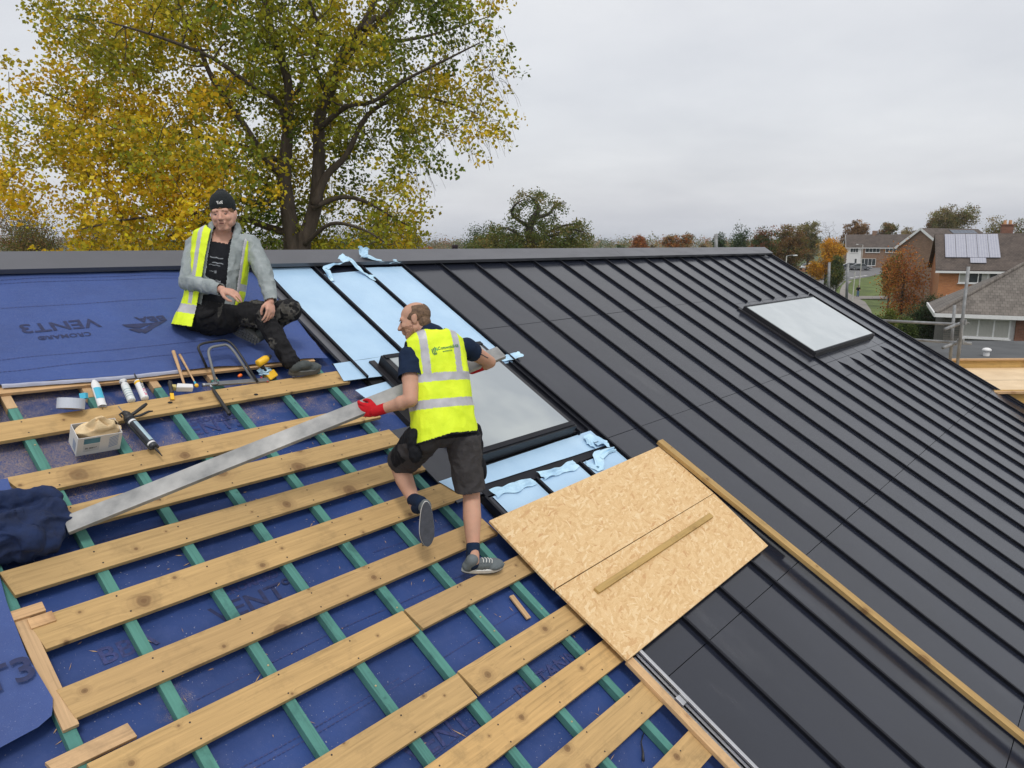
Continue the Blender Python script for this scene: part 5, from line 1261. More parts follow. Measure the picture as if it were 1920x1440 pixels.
while len(cl) < 1330 and tries < 60000:
    tries += 1
    px = r_.uniform(-60, 960); py = r_.uniform(-380, 480)
    if not inpoly(px, py, crown): continue
    if py < -30 and r_.random() < .6: continue
    if any(((px-g_[0])/g_[2])**2+((py-g_[1])/g_[3])**2 < 1 for g_ in gaps): continue
    edge = min(1, max(0, (px-620)/320)); 
    if r_.random() < .55*edge and py < 420: continue
    # clumpiness
    if noise.noise(Vector((px*.014, py*.018, 1.3))) < -.16 and r_.random() < .7: continue
    if px < 140 and r_.random() < .35: continue
    dep = r_.gauss(0, 1.9)
    if px < 480 and py > 250: dep -= 1.0
    cx = (px-470)/480
    dep = max(-4.2, min(5.5, dep*(1-.55*min(1, abs(cx)))))
    if 500 < px < 650 and 200 < py < 480 and dep < .5: dep = abs(dep)+1.2 if r_.random() < .9 else dep
    if dep < 1.5 and min((px-a_)**2+(py-b_)**2 for a_, b_ in LP) < 24**2 and r_.random() < .55: dep = abs(dep)+1.6
    cl.append(tuple(TP(px, py, dep)))
    yel = .50+.42*noise.noise(Vector((px*.007, py*.008, 4)))+(.22 if px < 420 else -.12)+(.22 if py > 330 and px < 420 else 0)+(.15 if px > 820 and py > 120 else 0)-(.10 if 640 < px < 820 and 150 < py < 360 else 0)+(.16 if px > 580 and py > 360 else 0)-(.15 if py < 130 and px < 450 else 0)+r_.gauss(0, .17)
    yel = min(1, max(0, yel)); g1 = Vector((.105, .155, .022)); y1_ = Vector((.82, .52, .022)); m1 = Vector((.38, .37, .028))
    c_ = g1.lerp(m1, yel*2) if yel < .5 else m1.lerp(y1_, yel*2-1); pc.append(tuple(c_))
cl = np.array(cl); pc = np.array(pc)
branches(NP, NR, cl, .008, TM, 5)
tr_ob = TM.build('trunk', BARK, tree, smooth=True)
# sub-clusters hang round each twig end
rr_ = np.random.default_rng(11); sub = np.repeat(cl, 5, 0)+rr_.normal(0, .27, (len(cl)*5, 3)); spc = np.repeat(pc, 5, 0)*rr_.uniform(.75, 1.25, (len(cl)*5, 1))
V, F_, C_ = leaves(sub, 16, .125, .083, spc, 12)
link('crown', np_mesh('crown', V, F_, C_), LEAF, tree)
# bare drooping twigs on the right edge
tw = MB()
for k in range(190):
    px = r_.uniform(740, 940); py = r_.uniform(40, 270) if px > 800 else r_.uniform(200, 330); p = TP(px, py, r_.uniform(-1, 2)); pts = [p]
    dx = r_.uniform(.2, 1); 
    for q in range(6): p = p+rt*(.09*dx+r_.uniform(-.03, .03))+Vector((0, 0, -.02-.035*q)); pts.append(p)
    tw.tube(pts, [.006, .005, .005, .004, .004, .003, .003], 4)
tw.build('drooping_twigs', BARK, tree)

# ---- generic background trees
def gtree(px, ytop, wpx, d, cols, label, name='broadleaf_tree', group='trees on the horizon', base=None, leaf=None, ncl=None, dens=1.0, shape=(.5, .40), trunk=.2, spread=.034, bare=False, low=.12, seed=None):
    seed = seed or int(px*7+ytop); r2 = random.Random(seed); nr = np.random.default_rng(seed)
    top = B(px, ytop, d); x, y = top.x, top.y; z0 = gz(x, y)-.1; H = top.z-z0; Wd = wpx/F_PX*d
    root = empty(name, Matrix.Translation((x, y, z0))); tag(root, label, 'tree', group)
    ctr = Vector((x, y, z0+H*(low+(1-low)/2))); hz = H*(1-low)/2
    leaf = leaf or max(.07, d*1.9/F_PX); ncl = int((ncl or int(150*dens))*(1 if bare else 2.6))
    # lobes
    lobes = []
    for k in range(9):
        a = r2.uniform(0, 6.283); q = r2.uniform(.25, .62); zz = r2.uniform(-.5, .62)
        lobes.append((Vector((math.cos(a)*q*Wd*.5*(1-.3*max(0, zz)), math.sin(a)*q*Wd*.5, zz*hz)), r2.uniform(.30, .50)))
    lobes.append((Vector((0, 0, hz*.55)), .45)); lobes.append((Vector((0, 0, -hz*.2)), .6))
    cl_ = []; 
    while len(cl_) < ncl:
        lc, lr = r2.choice(lobes); v_ = Vector((r2.gauss(0, 1), r2.gauss(0, 1), r2.gauss(0, 1))).normalized()*(r2.random()**.35)
        p = lc+Vector((v_.x*lr*Wd*.5, v_.y*lr*Wd*.5, v_.z*lr*hz*.95))
        if p.z > hz: p.z = hz*r2.uniform(.8, 1)
        cl_.append(ctr+p)
    cl_ = np.array([tuple(p) for p in cl_])
    t_ = MB(); tk_ = max(.06, Wd*.028+H*.008); top_ = Vector((x+r2.uniform(-.3, .3), y, z0+H*.72))
    o_, rr2 = limb([Vector((x, y, z0)), Vector((x+r2.uniform(-.05, .05)*Wd, y, z0+H*.3)), Vector((x+r2.uniform(-.08, .08)*Wd, y, z0+H*.5)), top_], [tk_, tk_*.75, tk_*.55, tk_*.15])
    t_.tube(o_, rr2, 8)
    pick = cl_ if bare else cl_[::5]
    branches([tuple(p) for p in o_], rr2, pick, tk_*.05+.004, t_, seed, 5)
    t_.build('trunk', BARKD, root)
    if not bare:
        k_ = nr.integers(0, len(cols), len(cl_)); pal = np.array(cols)[k_]*nr.uniform(.7, 1.3, (len(cl_), 1))
        per = 30; V_, F2, C2 = leaves(cl_, per, max(Wd, H*.8)*spread, leaf, pal, seed+1)
        link('crown', np_mesh('crown', V_, F2, C2), LEAF, root)
    return root
GRN = [(.075,.115,.028),(.10,.135,.035),(.06,.09,.025)]; DKG = [(.045,.075,.03),(.055,.09,.04),(.065,.10,.04)]; OLV = [(.16,.16,.04),(.21,.185,.045),(.12,.135,.035)]
ORA = [(.38,.14,.035),(.44,.19,.04),(.28,.11,.03)]; RED = [(.28,.10,.045),(.34,.13,.05),(.20,.09,.04)]; BRN = [(.24,.135,.05),(.30,.17,.06),(.18,.11,.045)]; YLW = [(.60,.30,.02),(.68,.38,.03),(.45,.24,.03)]; PUR = [(.035,.015,.03),(.05,.02,.035)]; PAL = [(.34,.26,.12),(.28,.22,.11),(.22,.18,.09)]
gtree(45, 375, 170, 42, OLV+BRN, 'dull olive brown tree at the far left below the poplar branches', group='trees behind the ridge', ncl=420)
gtree(180, 400, 160, 46, OLV+YLW[:1], 'olive and yellow tree behind the ridge left of the seated worker', group='trees behind the ridge', ncl=380)
gtree(330, 415, 150, 50, OLV+GRN, 'low green tree behind the ridge beside the seated worker', group='trees behind the ridge', ncl=380)
gtree(690, 405, 200, 44, GRN+OLV, 'leafy green tree right of the poplar trunk behind the ridge', group='trees behind the ridge', ncl=500)
gtree(757, 398, 90, 40, OLV+[(.35,.30,.03)], 'yellow green tree at the right foot of the poplar', group='trees behind the ridge', ncl=260)
gtree(800, 462, 70, 150, ORA, 'low orange tree on the horizon left of the purple one', dens=.7)
gtree(853, 457, 30, 150, PUR, 'small dark purple tree on the horizon', dens=.5)
gtree(905, 418, 80, 66, DKG+GRN, 'dark green tree at the left side of the gnarled oak', dens=1.3)
gtree(1088, 452, 40, 130, PAL, 'small pale leafless looking tree right of the gnarled oak', dens=.6)
gtree(1160, 457, 30, 150, GRN, 'small round green tree on the horizon near the pylon', dens=.5)
gtree(1195, 439, 48, 140, ORA+RED, 'rust orange tree left of its rounder orange neighbour', dens=1.0)
gtree(1228, 459, 36, 160, PAL, 'low dull bush tree between the two rust orange trees', dens=.5)
gtree(1274, 437, 64, 140, ORA+PAL, 'round rust orange tree, wider than the one to its left', dens=1.1)
gtree(1320, 458, 40, 160, PAL, 'low brownish tree right of the round orange tree', dens=.5)
gtree(1346, 432, 32, 110, DKG, 'slim dark green tree beside the grey pole above the ridge', dens=.6)
gtree(1386, 416, 44, 105, DKG, 'pointed dark green tree above the right end of the ridge', dens=.8)
gtree(1432, 424, 60, 115, RED+GRN, 'reddish tree above the right end of the ridge', dens=.9)
gtree(1482, 416, 90, 118, BRN+BRN+OLV, 'big brown tree behind the parked grey car', dens=1.5)
gtree(1520, 411, 60, 150, OLV+PAL, 'olive topped tree behind the yellow orange one', dens=1.1)
gtree(1557, 410, 50, 165, BRN, 'bare twiggy tree behind the yellow orange one', bare=True, ncl=260)
gtree(1553, 443, 66, 112, YLW, 'bright yellow orange tree left of the white walled house', name='maple_tree', dens=1.6, low=.18)
gtree(1573, 478, 40, 92, GRN+OLV, 'small green tree standing on the lawn by the footpath', dens=.8, low=.3)
gtree(1612, 411, 66, 190, BRN, 'brown tree behind the roof of the white walled house', dens=1.1)
gtree(1665, 415, 56, 185, OLV+BRN, 'olive brown tree left of the gable apex', dens=.9)
gtree(1700, 424, 30, 180, PAL, 'thin pale tree just left of the gable apex', dens=.4)
gtree(1790, 382, 84, 150, PAL+OLV, 'tall sparse tree above the dark roofed house', dens=1.3)
gtree(1752, 408, 34, 155, PAL+BRN, 'short brownish tree left of the tall sparse tree', dens=.6)
gtree(1868, 402, 66, 120, OLV+PAL, 'wide olive tree behind the chimney', dens=1.2)
gtree(1915, 405, 50, 115, BRN+OLV, 'brownish tree at the right edge behind the tiled roof', dens=1.0)
gtree(1675, 470, 34, 95, OLV+YLW[:1], 'small yellow green garden tree in front of the white walled house', dens=.6)
gtree(1703, 452, 84, 62, [(.48,.18,.04),(.36,.12,.035),(.52,.25,.06),(.20,.12,.04)], 'half bare orange leaved tree in front of the brick gable', name='cherry_tree', ncl=85, low=.05, leaf=.12, spread=.06)
gtree(1745, 552, 84, 44, DKG+[(.05,.045,.02)], 'dense dark green bush in front of the bungalow', name='evergreen_bush', ncl=420, low=.0)
gtree(1672, 576, 64, 40, [(.14,.17,.03),(.10,.14,.03),(.18,.20,.04)], 'light green bush above the scaffold tube', name='garden_bush', ncl=320, low=.0)
gtree(1700, 598, 50, 37, [(.10,.14,.03),(.07,.10,.025)], 'mid green bush between the scaffold tubes', name='garden_bush', ncl=260, low=.0)
# ---- the gnarled oak
DK = 62
ok = empty('oak_tree'); b0 = B(1000, 470, DK); ok.matrix_basis = Matrix.Translation((b0.x, b0.y, 0)); tag(ok, 'gnarled oak with dark twisting limbs showing through thin leaves on the horizon', 'tree', 'trees on the horizon')
def OP(px, py, dd=0): return B(px, py, DK+dd)
OM = MB(); NP = []; NR = []
for pts, rs, dd in [([(996,640),(996,470),(993,430),(1000,410),(1010,390),(998,372),(985,366)], [.5,.42,.34,.28,.2,.1,.04], 0), ([(996,425),(975,415),(960,400),(965,385),(980,375)], [.2,.16,.12,.08,.03], -1), ([(1000,410),(1030,400),(1040,385),(1060,380)], [.2,.14,.08,.03], 1),
    ([(985,465),(970,440),(950,428),(930,430)], [.2,.15,.1,.04], 1), ([(1000,450),(1040,440),(1070,430),(1095,435)], [.2,.14,.09,.04], -1), ([(1020,440),(1050,425),(1080,420),(1100,425)], [.12,.1,.06,.02], .5)]:
    o_, r2_ = limb([OP(x, y, dd*i*.6) for i, (x, y) in enumerate(pts)], rs); OM.tube(o_, r2_, 8); NP += [tuple(p) for p in o_]; NR += r2_
oc = []; opc = []
op = [(965,365),(1000,360),(1040,375),(1060,385),(1065,395),(1050,405),(1080,415),(1112,425),(1112,440),(1095,480),(890,480),(885,460),(900,440),(925,420),(945,420),(945,405),(962,395)]
ri = random.Random(9)
while len(oc) < 430:
    px, py = ri.uniform(880, 1115), ri.uniform(358, 480)
    if not inpoly(px, py, op): continue
    if py < 440 and (noise.noise(Vector((px*.075, py*.085, 2))) < .05): continue
    oc.append(tuple(OP(px, py, ri.gauss(0, 1.6)))); c_ = ri.choice([(.12,.12,.03),(.09,.10,.025),(.16,.13,.035),(.07,.085,.02),(.20,.13,.04)]); opc.append(c_)
oc = np.array(oc); branches(NP, NR, oc[::2], .02, OM, 4); OM.build('trunk', BARKD, ok)
V, F_, C_ = leaves(oc, 46, .27, .13, np.array(opc)*np.array([1.1,1.3,1.2]), 31); link('crown', np_mesh('crown', V, F_, C_), LEAF, ok)

# ================================================================ houses
def brickmat(name, c, c2, sc=4.4):
    m, t, b = newmat(name); v = coords(t); a = nd(t, 'ShaderNodeTexBrick'); a.inputs['Scale'].default_value = sc
    sx = t.nodes.new('ShaderNodeSeparateXYZ'); t.links.new(v, sx.inputs[0]); adx = nd(t, 'ShaderNodeMath', operation='ADD'); t.links.new(sx.outputs[0], adx.inputs[0]); t.links.new(sx.outputs[1], adx.inputs[1])
    cx = t.nodes.new('ShaderNodeCombineXYZ'); t.links.new(adx.outputs[0], cx.inputs[0]); t.links.new(sx.outputs[2], cx.inputs[1]); t.links.new(cx.outputs[0], a.inputs['Vector'])
    a.inputs['Color1'].default_value = rgba(c); a.inputs['Color2'].default_value = rgba(c2); a.inputs['Mortar'].default_value = (.28,.25,.22,1); a.inputs['Mortar Size'].default_value = .012; a.inputs['Row Height'].default_value = .33; a.inputs['Brick Width'].default_value = 1.0
    t.links.new(a.outputs[0], b.inputs['Base Color']); b.inputs['Roughness'].default_value = .9; return m
def tilemat(name, c, c2, sc=3.0):
    m, t, b = newmat(name); v = coords(t); a = nd(t, 'ShaderNodeTexBrick'); a.inputs['Scale'].default_value = sc; t.links.new(v, a.inputs['Vector'])
    a.inputs['Color1'].default_value = rgba(c); a.inputs['Color2'].default_value = rgba(c2); a.inputs['Mortar'].default_value = rgba(tuple(x*.35 for x in c)); a.inputs['Mortar Size'].default_value = .035; a.inputs['Row Height'].default_value = .9; a.inputs['Brick Width'].default_value = .85
    cc = mixc(t, ramp(t, noi(t, v, .8, 6, .7), [(.4, 0.0), (.75, .6)]), a.outputs[0], tuple(x*1.5 for x in c2)); t.links.new(cc, b.inputs['Base Color']); b.inputs['Roughness'].default_value = .85; bump(t, b, a.outputs[1], -.8, .03); return m
BRO = brickmat('orange_brick', (.38,.145,.055), (.46,.19,.075)); BRB = brickmat('brown_brick', (.20,.12,.08), (.27,.165,.11)); BRR = brickmat('red_brown_brick', (.17,.075,.05), (.23,.10,.065)); STN = brickmat('grey_stone', (.085,.085,.08), (.13,.125,.115), 3)
TIL = tilemat('brown_tile', (.060,.047,.040), (.095,.075,.064), 4.5); TIL2 = tilemat('grey_brown_tile', (.10,.088,.078), (.165,.148,.132), 4.5); UP = M_('white_upvc', (.72,.73,.74), .4, .05, rand=0); WIN = M_('window_glass', (.05,.06,.065), .08, .3, 3, rand=0); CURT = M_('curtain', (.42,.42,.40), .9, .15, 40, rand=0); WREN = M_('white_render', (.66,.67,.68), .8, .06, rand=0)
def hframe(p, ang):       # origin p, x along the facade to the viewer's right turned by ang, -y towards the viewer
    X = (rt*math.cos(ang)+fh*math.sin(ang)); Y = Vector((-X.y, X.x, 0)); M = Matrix((X, Y, Vector((0,0,1)))).transposed().to_4x4(); M.translation = p; return M
def window(par, M, x0, x1, z0, z1, n=2, y=-.02, pane='glass', sill=True):
    f = MB(); t_ = .07
    f.box((x0, y-.04, z0), (x1, y+.02, z0+t_)); f.box((x0, y-.04, z1-t_), (x1, y+.02, z1))
    for i in range(n+1):
        xx = x0+(x1-x0-t_)*i/n; f.box((xx, y-.038, z0+t_), (xx+t_, y+.02, z1-t_))
    if sill: f.box((x0-.06, y-.10, z0-.06), (x1+.06, y+.02, z0-.002))
    fr = f.build('window', UP, par, M)
    MB().box((x0+t_/2, y-.012, z0+t_/2), (x1-t_/2, y-.004, z1-t_/2)).build('pane', WIN, fr, M)
    if pane == 'curtain':
        cm = sheet(lambda a, c_: Vector((x0+t_+(x1-x0-2*t_)*a, y-.018+.004*math.sin(a*90), z0+t_+(z1-z0-2*t_)*c_)), 120, 1)
        cm.build('curtain', CURT, fr, M)
    return fr
def gable_house(name, M, L, D, eave, rise, wall, roof, label, ov=.3, barge=True, front_extra=None):
    root = empty(name, M); tag(root, label, 'house', 'houses beyond the roof')
    w_ = MB(); prof = [(0, 0), (D, 0), (D, eave), (D/2, eave+rise), (0, eave)]
    Mx_ = Matrix(((0,0,1,0),(1,0,0,0),(0,1,0,0),(0,0,0,1))); w_.prism(prof, 0, L, Mx_); w_.build('wall', wall, root, M)
    sl = math.atan2(rise, D/2); ln = math.hypot(rise, D/2)+ov
    for s_ in (0, 1):
        if s_ == 0: Mr = M @ Matrix.Translation((0, D/2, eave+rise+.02)) @ Matrix.Rotation(sl, 4, 'X') ; bx_ = MB().box((-ov, -ln, 0), (L+ov, 0, .10))
        else: Mr = M @ Matrix.Translation((0, D/2, eave+rise+.02)) @ Matrix.Rotation(-sl, 4, 'X'); bx_ = MB().box((-ov, 0, 0), (L+ov, ln, .10))
        bx_.build('roof', roof, root, Mr)
    if barge:
        for (s_, x_) in ((0, -ov-.04), (1, -ov-.04)):
            Mr = M @ Matrix.Translation((0, D/2, eave+rise+.02)) @ Matrix.Rotation(sl if s_ == 0 else -sl, 4, 'X')
            MB().box((x_, -ln if s_ == 0 else 0, -.18), (x_+.035, 0 if s_ == 0 else ln, .12)).build('bargeboard', UP, root, Mr)
    zz = eave-math.tan(sl)*ov
    MB().box((-ov, -ov-.10, zz-.10), (L+ov, -ov+.01, zz+.06)).build('gutter', UP, root, M)
    return root
def base(p): return Vector((p.x, p.y, gz(p.x, p.y)-.3))
# white and brown house in the distance
p = base(B(1586, 498, 165)); M = hframe(p, R(-20)); zr = 8+(458-462)*165/F_PX-p.z; hh = 2.7
h1 = gable_house('terraced_house', M, 17, 8, zr, hh, BRB, TIL, 'long grey roofed house with a white left section beyond the road')
MB().box((-.02, -.06, 0), (2.9, -.005, zr-.05)).build('white_wall', WREN, h1, M)
def pxz(py, d): return 8+(458-py)*d/F_PX
def pxx(px, d, px0): return (px-px0)*d/F_PX/1.12
for (a, b_, c_, d_, n) in ((1592,1607,463,472,3),(1620,1647,463,472,4),(1657,1684,463,472,4),(1613,1641,483,496,4),(1601,1606,483,497,1)):
    window(h1, M, pxx(a, 165, 1586), pxx(b_, 165, 1586), pxz(d_, 163)-p.z, pxz(c_, 163)-p.z, n, y=-.07)
MB().box((5.2, 3.6, zr+hh-.4), (6.0, 4.4, zr+hh+.9)).build('chimney', BRB, h1, M)
# gabled brick house
p = base(B(1684, 500, 100)); M = hframe(p, R(58)); 
MG = hframe(p, R(0))
# its ridge runs away to the right; the gable faces the viewer's left
ang = R(22); Mh = hframe(base(B(1727, 500, 104)), ang)
L_, D_ = 15.0, 8.2
Xv = (rt*math.cos(ang)+fh*math.sin(ang))
gp_ = base(B(1765, 500, 98)); Mh = hframe(gp_, R(30)); 
ez = pxz(462, 101)-gp_.z
h2 = gable_house('gabled_house', Mh, 13.5, 6.4, ez, 2.45, BRB, TIL, 'brown brick house whose white edged gable points up beyond the orange leaved tree')
sl = math.atan2(2.45, 3.2); Mr = Mh @ Matrix.Translation((0, 3.2, ez+2.47)) @ Matrix.Rotation(sl, 4, 'X')
SOL = M_('dark_solar', (.05,.07,.11), .25, .2, 2, rand=0); spn = MB()
for i in range(6): spn.box((5.8+i*1.05, -2.6, .13), (6.8+i*1.05, -.4, .17))
spn.build('solar_panel', SOL, h2, Mr)
window(h2, Mh, 1.5, 3.2, ez-1.6, ez-.5, 2, y=-.03)
# orange brick house with the pale solar array
d3 = 55; p = base(B(1763, 500, d3)); M = hframe(p, R(-26)); ez = pxz(502, d3)-p.z
h3 = gable_house('brick_house', M, 15, 8.4, ez, 2.55, BRO, TIL, 'orange brick house with a pale solar array on its tiled roof', barge=False)
window(h3, M, pxx(1798, d3, 1763), pxx(1866, d3, 1763), pxz(527, d3)-p.z, pxz(505, d3)-p.z, 4, pane='glass')
window(h3, M, pxx(1779, d3, 1763), pxx(1803, d3, 1763), pxz(564, d3)-p.z, pxz(549, d3)-p.z, 1)
for a_ in ((1800,1812),(1838,1852)): MB().box((pxx(a_[0], d3, 1763), -.045, pxz(526, d3)-p.z), (pxx(a_[1], d3, 1763), -.04, pxz(506, d3)-p.z)).build('curtain', CURT, h3, M)
sl = math.atan2(2.55, 4.2); Mr = M @ Matrix.Translation((0, 4.2, ez+2.57)) @ Matrix.Rotation(sl, 4, 'X')
m, t, b = newmat('sky_sheen_solar_cells'); v = coords(t); bt_ = nd(t, 'ShaderNodeTexBrick'); bt_.offset = 0; bt_.inputs['Scale'].default_value = 1; bt_.inputs['Brick Width'].default_value = .165; bt_.inputs['Row Height'].default_value = .165; bt_.inputs['Mortar Size'].default_value = .012  # pale cell colours stand in for sky reflected off the array
bt_.inputs['Color1'].default_value = (.27,.28,.35,1); bt_.inputs['Color2'].default_value = (.30,.31,.38,1); bt_.inputs['Mortar'].default_value = (.42,.43,.48,1); t.links.new(v, bt_.inputs['Vector']); t.links.new(bt_.outputs[0], b.inputs['Base Color']); b.inputs['Roughness'].default_value = .16; b.inputs['Coat Weight'].default_value = 1.0
pc_ = m
for i in range(5):
    for j in range(1):
        x0 = .35+i*.71; MB().box((x0, -3.6, .16), (x0+.685, -.25, .20)).build('solar_panel', pc_, h3, Mr)
MB().box((1.95, -4.35, .16), (2.95, -3.65, .20)).build('solar_panel', pc_, h3, Mr)
ch = MB().box((4.15, 4.3, ez+1.9), (4.9, 5.0, ez+3.25)).build('chimney', BRR, h3, M)
MB().box((4.10, 4.25, ez+3.252), (4.95, 5.05, ez+3.34)).build('chimney_cap', BRR, ch, M)
for x_ in (4.35, 4.7): MB().tube([(x_, 4.65, ez+3.35), (x_, 4.65, ez+3.65)], [.12, .10], 12).build('chimney_pot', M_('terracotta', (.5,.28,.14), .8, rand=0), ch, M)
for (hx, hy, M_a, par_, hz_) in ((6.5, 4.2, M, h3, ez+2.6),):
    am = MB(); am.tube([(hx,hy,hz_),(hx,hy,hz_+1.5)], .03, 6); am.tube([(hx-.5,hy,hz_+1.4),(hx+.5,hy,hz_+1.4)], .02, 5)
    for q in range(5): am.tube([(hx-.4+q*.2,hy-.22,hz_+1.4),(hx-.4+q*.2,hy+.22,hz_+1.4)], .012, 4)
    am.build('aerial', GRY, par_, M_a)
# bungalow with hipped roof
d4 = 36; p = base(B(1772, 600, d4)); M = hframe(p, R(-27)); ez = pxz(584, d4)-p.z
h4 = empty('bungalow', M); tag(h4, 'bungalow with a grey tiled hipped roof and curtained white window', 'house', 'houses beyond the roof')
MB().box((0, 0, 0), (1.05, 7, ez)).build('wall', STN, h4, M); MB().box((1.0505, .0, 0), (2.95, 7, ez-1.25)).build('wall', STN, h4, M); MB().box((1.0505, .12, ez-1.25), (2.95, 7, ez)).build('wall', UP, h4, M); MB().box((2.951, -.05, 0), (12, 7, ez)).build('wall', BRR, h4, M)
window(h4, M, pxx(1800, d4, 1768), pxx(1884, d4, 1768), pxz(627, d4)-p.z, pxz(591, d4)-p.z, 3, y=-.0, pane='curtain')
rw_ = [Vector(q) for q in ((-.45,-.45,ez),(12,-.45,ez),(12,7.4,ez),(-.45,7.4,ez),(3.4,3.4,ez+2.35),(12,3.4,ez+2.35))]
MB().add(rw_, [(0,1,5,4),(0,4,3),(3,4,5,2),(1,2,5),(0,3,2,1)]).build('roof', TIL2, h4, M)
MB().box((-.50,-.52,ez-.16), (12.02,-.455,ez+.02)).build('fascia', UP, h4, M); MB().box((-.53,-.45,ez-.16), (-.455,7.4,ez+.02)).build('fascia', UP, h4, M)
hc = MB(); hc.tube([rw_[0]+Vector((0,0,.03)), rw_[4]+Vector((0,0,.05))], .09, 8); hc.tube([rw_[4]+Vector((0,0,.05)), rw_[5]+Vector((0,0,.05))], .09, 8); hc.build('ridge_tiles', TIL2, h4, M)
# flat felt roof with a cowl
z5 = pxz(657, 24.3); fr_ = empty('flat_roof_annexe', Matrix.Translation((B(1800, 657, 25).x, B(1800, 657, 25).y, 0))); tag(fr_, 'low annexe with a dark grey felt flat roof and small white vent', 'annexe')
M5 = hframe(Vector((B(1690, 657, 22.2).x, B(1690, 657, 22.2).y, 0)), R(-2)); MB().box((-.6, 0, z5-.25), (9, 5.2, z5)).build('roof', M_('grey_felt', (.075,.08,.085), .9, .2, 1.2, .3, 30), fr_, M5); MB().box((-.5, .1, 0), (8.9, 5.1, z5-.251)).build('wall', BRR, fr_, M5)
pv = B(1850, 659, 23.4); MB().tube([Vector((pv.x, pv.y, z5)), Vector((pv.x, pv.y, z5+.16))], .09, 14).build('vent_cowl', UP, fr_); 
b_ = Blob(); b_.ell(Vector((pv.x, pv.y, z5+.19)), (.14,.14,.08)); b_.build('vent_cap', UP, fr_, voxel=.02)
# timber framed deck under construction on the right
zd = 5.35; dk = empty('timber_deck', Matrix.Translation((B(1850, 700, 15).x, B(1850, 700, 15).y, zd))); tag(dk, 'unfinished flat roof of pale boards edged with new timber at the right', 'flat roof')
dF = (8-zd)/((689-458)/F_PX); dN = (8-zd)/((736-458)/F_PX)
M6 = hframe(Vector((B(1790, 700, dN).x, B(1790, 700, dN).y, zd)), R(2)); DL = dF-dN
MB().box((-1.2, 0, -.03), (8, DL, 0)).build('deck_board', M_('pale_board', (.68,.50,.30), .6, .08, 2, c2=(.78,.60,.38)), dk, M6)
MB().box((-1.2, DL+.003, -.25), (8, DL+.055, .17)).build('upstand_timber', MT['batten_x'], dk, M6); MB().box((-1.2, DL-.05, .172), (8, DL+.06, .205)).build('upstand_cap', MT['raw'], dk, M6)
MB().box((-1.2, -.055, -.28), (8, -.003, .05)).build('edge_timber', MT['batten_x'], dk, M6); MB().box((-1.2, -.35, -.62), (8, -.06, -.30)).build('edge_timber', MT['batten_x'], dk, M6); MB().box((-1.2, -.14, .0), (8, -.057, .04)).build('edge_timber', MT['raw'], dk, M6)
MB().box((-1.2, -.05, -2.5), (8, DL, -.63)).build('wall', MT['dark'], dk, M6); MB().box((-1.2, DL*.45, .001), (8, DL*.453, .003)).build('board_joint', MT['dark'], dk, M6)

# ================================================================ scaffold, lamps, pylon, cars, walker
GALV = M_('galvanised_tube', (.20,.21,.22), .6, .2, 8, metal=.15, rand=1, c2=(.30,.31,.32))
sc_ = empty('scaffold', Matrix.Translation((B(1800, 700, 15).x, B(1800, 700, 15).y, 0))); tag(sc_, 'galvanised scaffold corner of upright and level tubes beyond the roof verge', 'scaffold')
def stube(pa, pb, da, db, r=.028, name='tube'): return MB().tube([B(pa[0], pa[1], da), B(pb[0], pb[1], db)], r, 12).build(name, GALV, sc_, smooth=True)
stube((1816,500),(1794,692),14.6,14.6,.030); stube((1790,572),(1781,682),15.2,15.2,.030)
stube((1650,601),(1792,608),15.6,14.9,.030); stube((1700,636),(1822,644),15.4,14.8,.028)
stube((1772,617),(1806,604),14.4,15.1,.032); stube((1768,652),(1806,637),14.4,15.1,.032)
cp = MB()
for (px, py, d) in ((1785,610,15.0),(1806,604,14.7),(1783,645,15.0),(1801,640,14.7)):
    q = B(px, py, d); cp.box((q.x-.055,q.y-.055,q.z-.05),(q.x+.055,q.y+.055,q.z+.05)); cp.tube([q+rt*.04, q+rt*.13-Vector((0,0,.02))], .014, 6)
cp.build('coupler', GALV, sc_, bevel=.015)
for (px, y0_, y1_, d, nm) in ((1588,494,545,25,'a'),(1554,492,540,26,'b')):
    tag(MB().tube([B(px+2 if nm == 'a' else px+1, y0_, d), B(px-1, y1_+20, d)], .045, 10).build('scaffold_pole', GALV, smooth=True), 'grey scaffold pole top rising beyond the roof verge, '+('nearer the footpath' if nm == 'a' else 'nearer the parked cars'), 'pole', 'scaffold pole tops')
tag(MB().tube([B(1342.5, 439, 24), B(1342.5, 500, 24)], .055, 10).build('scaffold_pole', GALV, smooth=True), 'grey pole top standing above the right part of the ridge', 'pole', 'scaffold pole tops')
def lamp(px, ytop, ybase, d, lab, arm=1):
    t_ = B(px, ytop, d); r0 = empty('street_lamp', Matrix.Translation((t_.x, t_.y, gz(t_.x, t_.y)))); tag(r0, lab, 'street lamp', 'street lamps')
    MB().tube([(t_.x, t_.y, gz(t_.x, t_.y)), tuple(t_)], [.09, .055], 8).build('pole', M_('lamp_post_grey', (.5,.5,.48), .6, rand=0), r0)
    q = t_+rt*arm*.9; MB().tube([t_, t_+rt*arm*.5+Vector((0,0,.08)), q+Vector((0,0,.08))], .04, 6).build('arm', GALV, r0)
    mbh = MB().box((q.x-.35,q.y-.12,q.z),(q.x+.25,q.y+.12,q.z+.12)); mbh.build('lamp_head', UP, r0, bevel=.03)
lamp(1475, 480, 520, 75, 'street lamp by the brown tree at the right end of the ridge'); lamp(1618, 459, 515, 118, 'tall street lamp in front of the white walled house', -1); lamp(1603, 510, 565, 92, 'thin lamp post beside the footpath walker', -1); lamp(1673, 486, 520, 100, 'street lamp left of the orange leaved tree', 1)
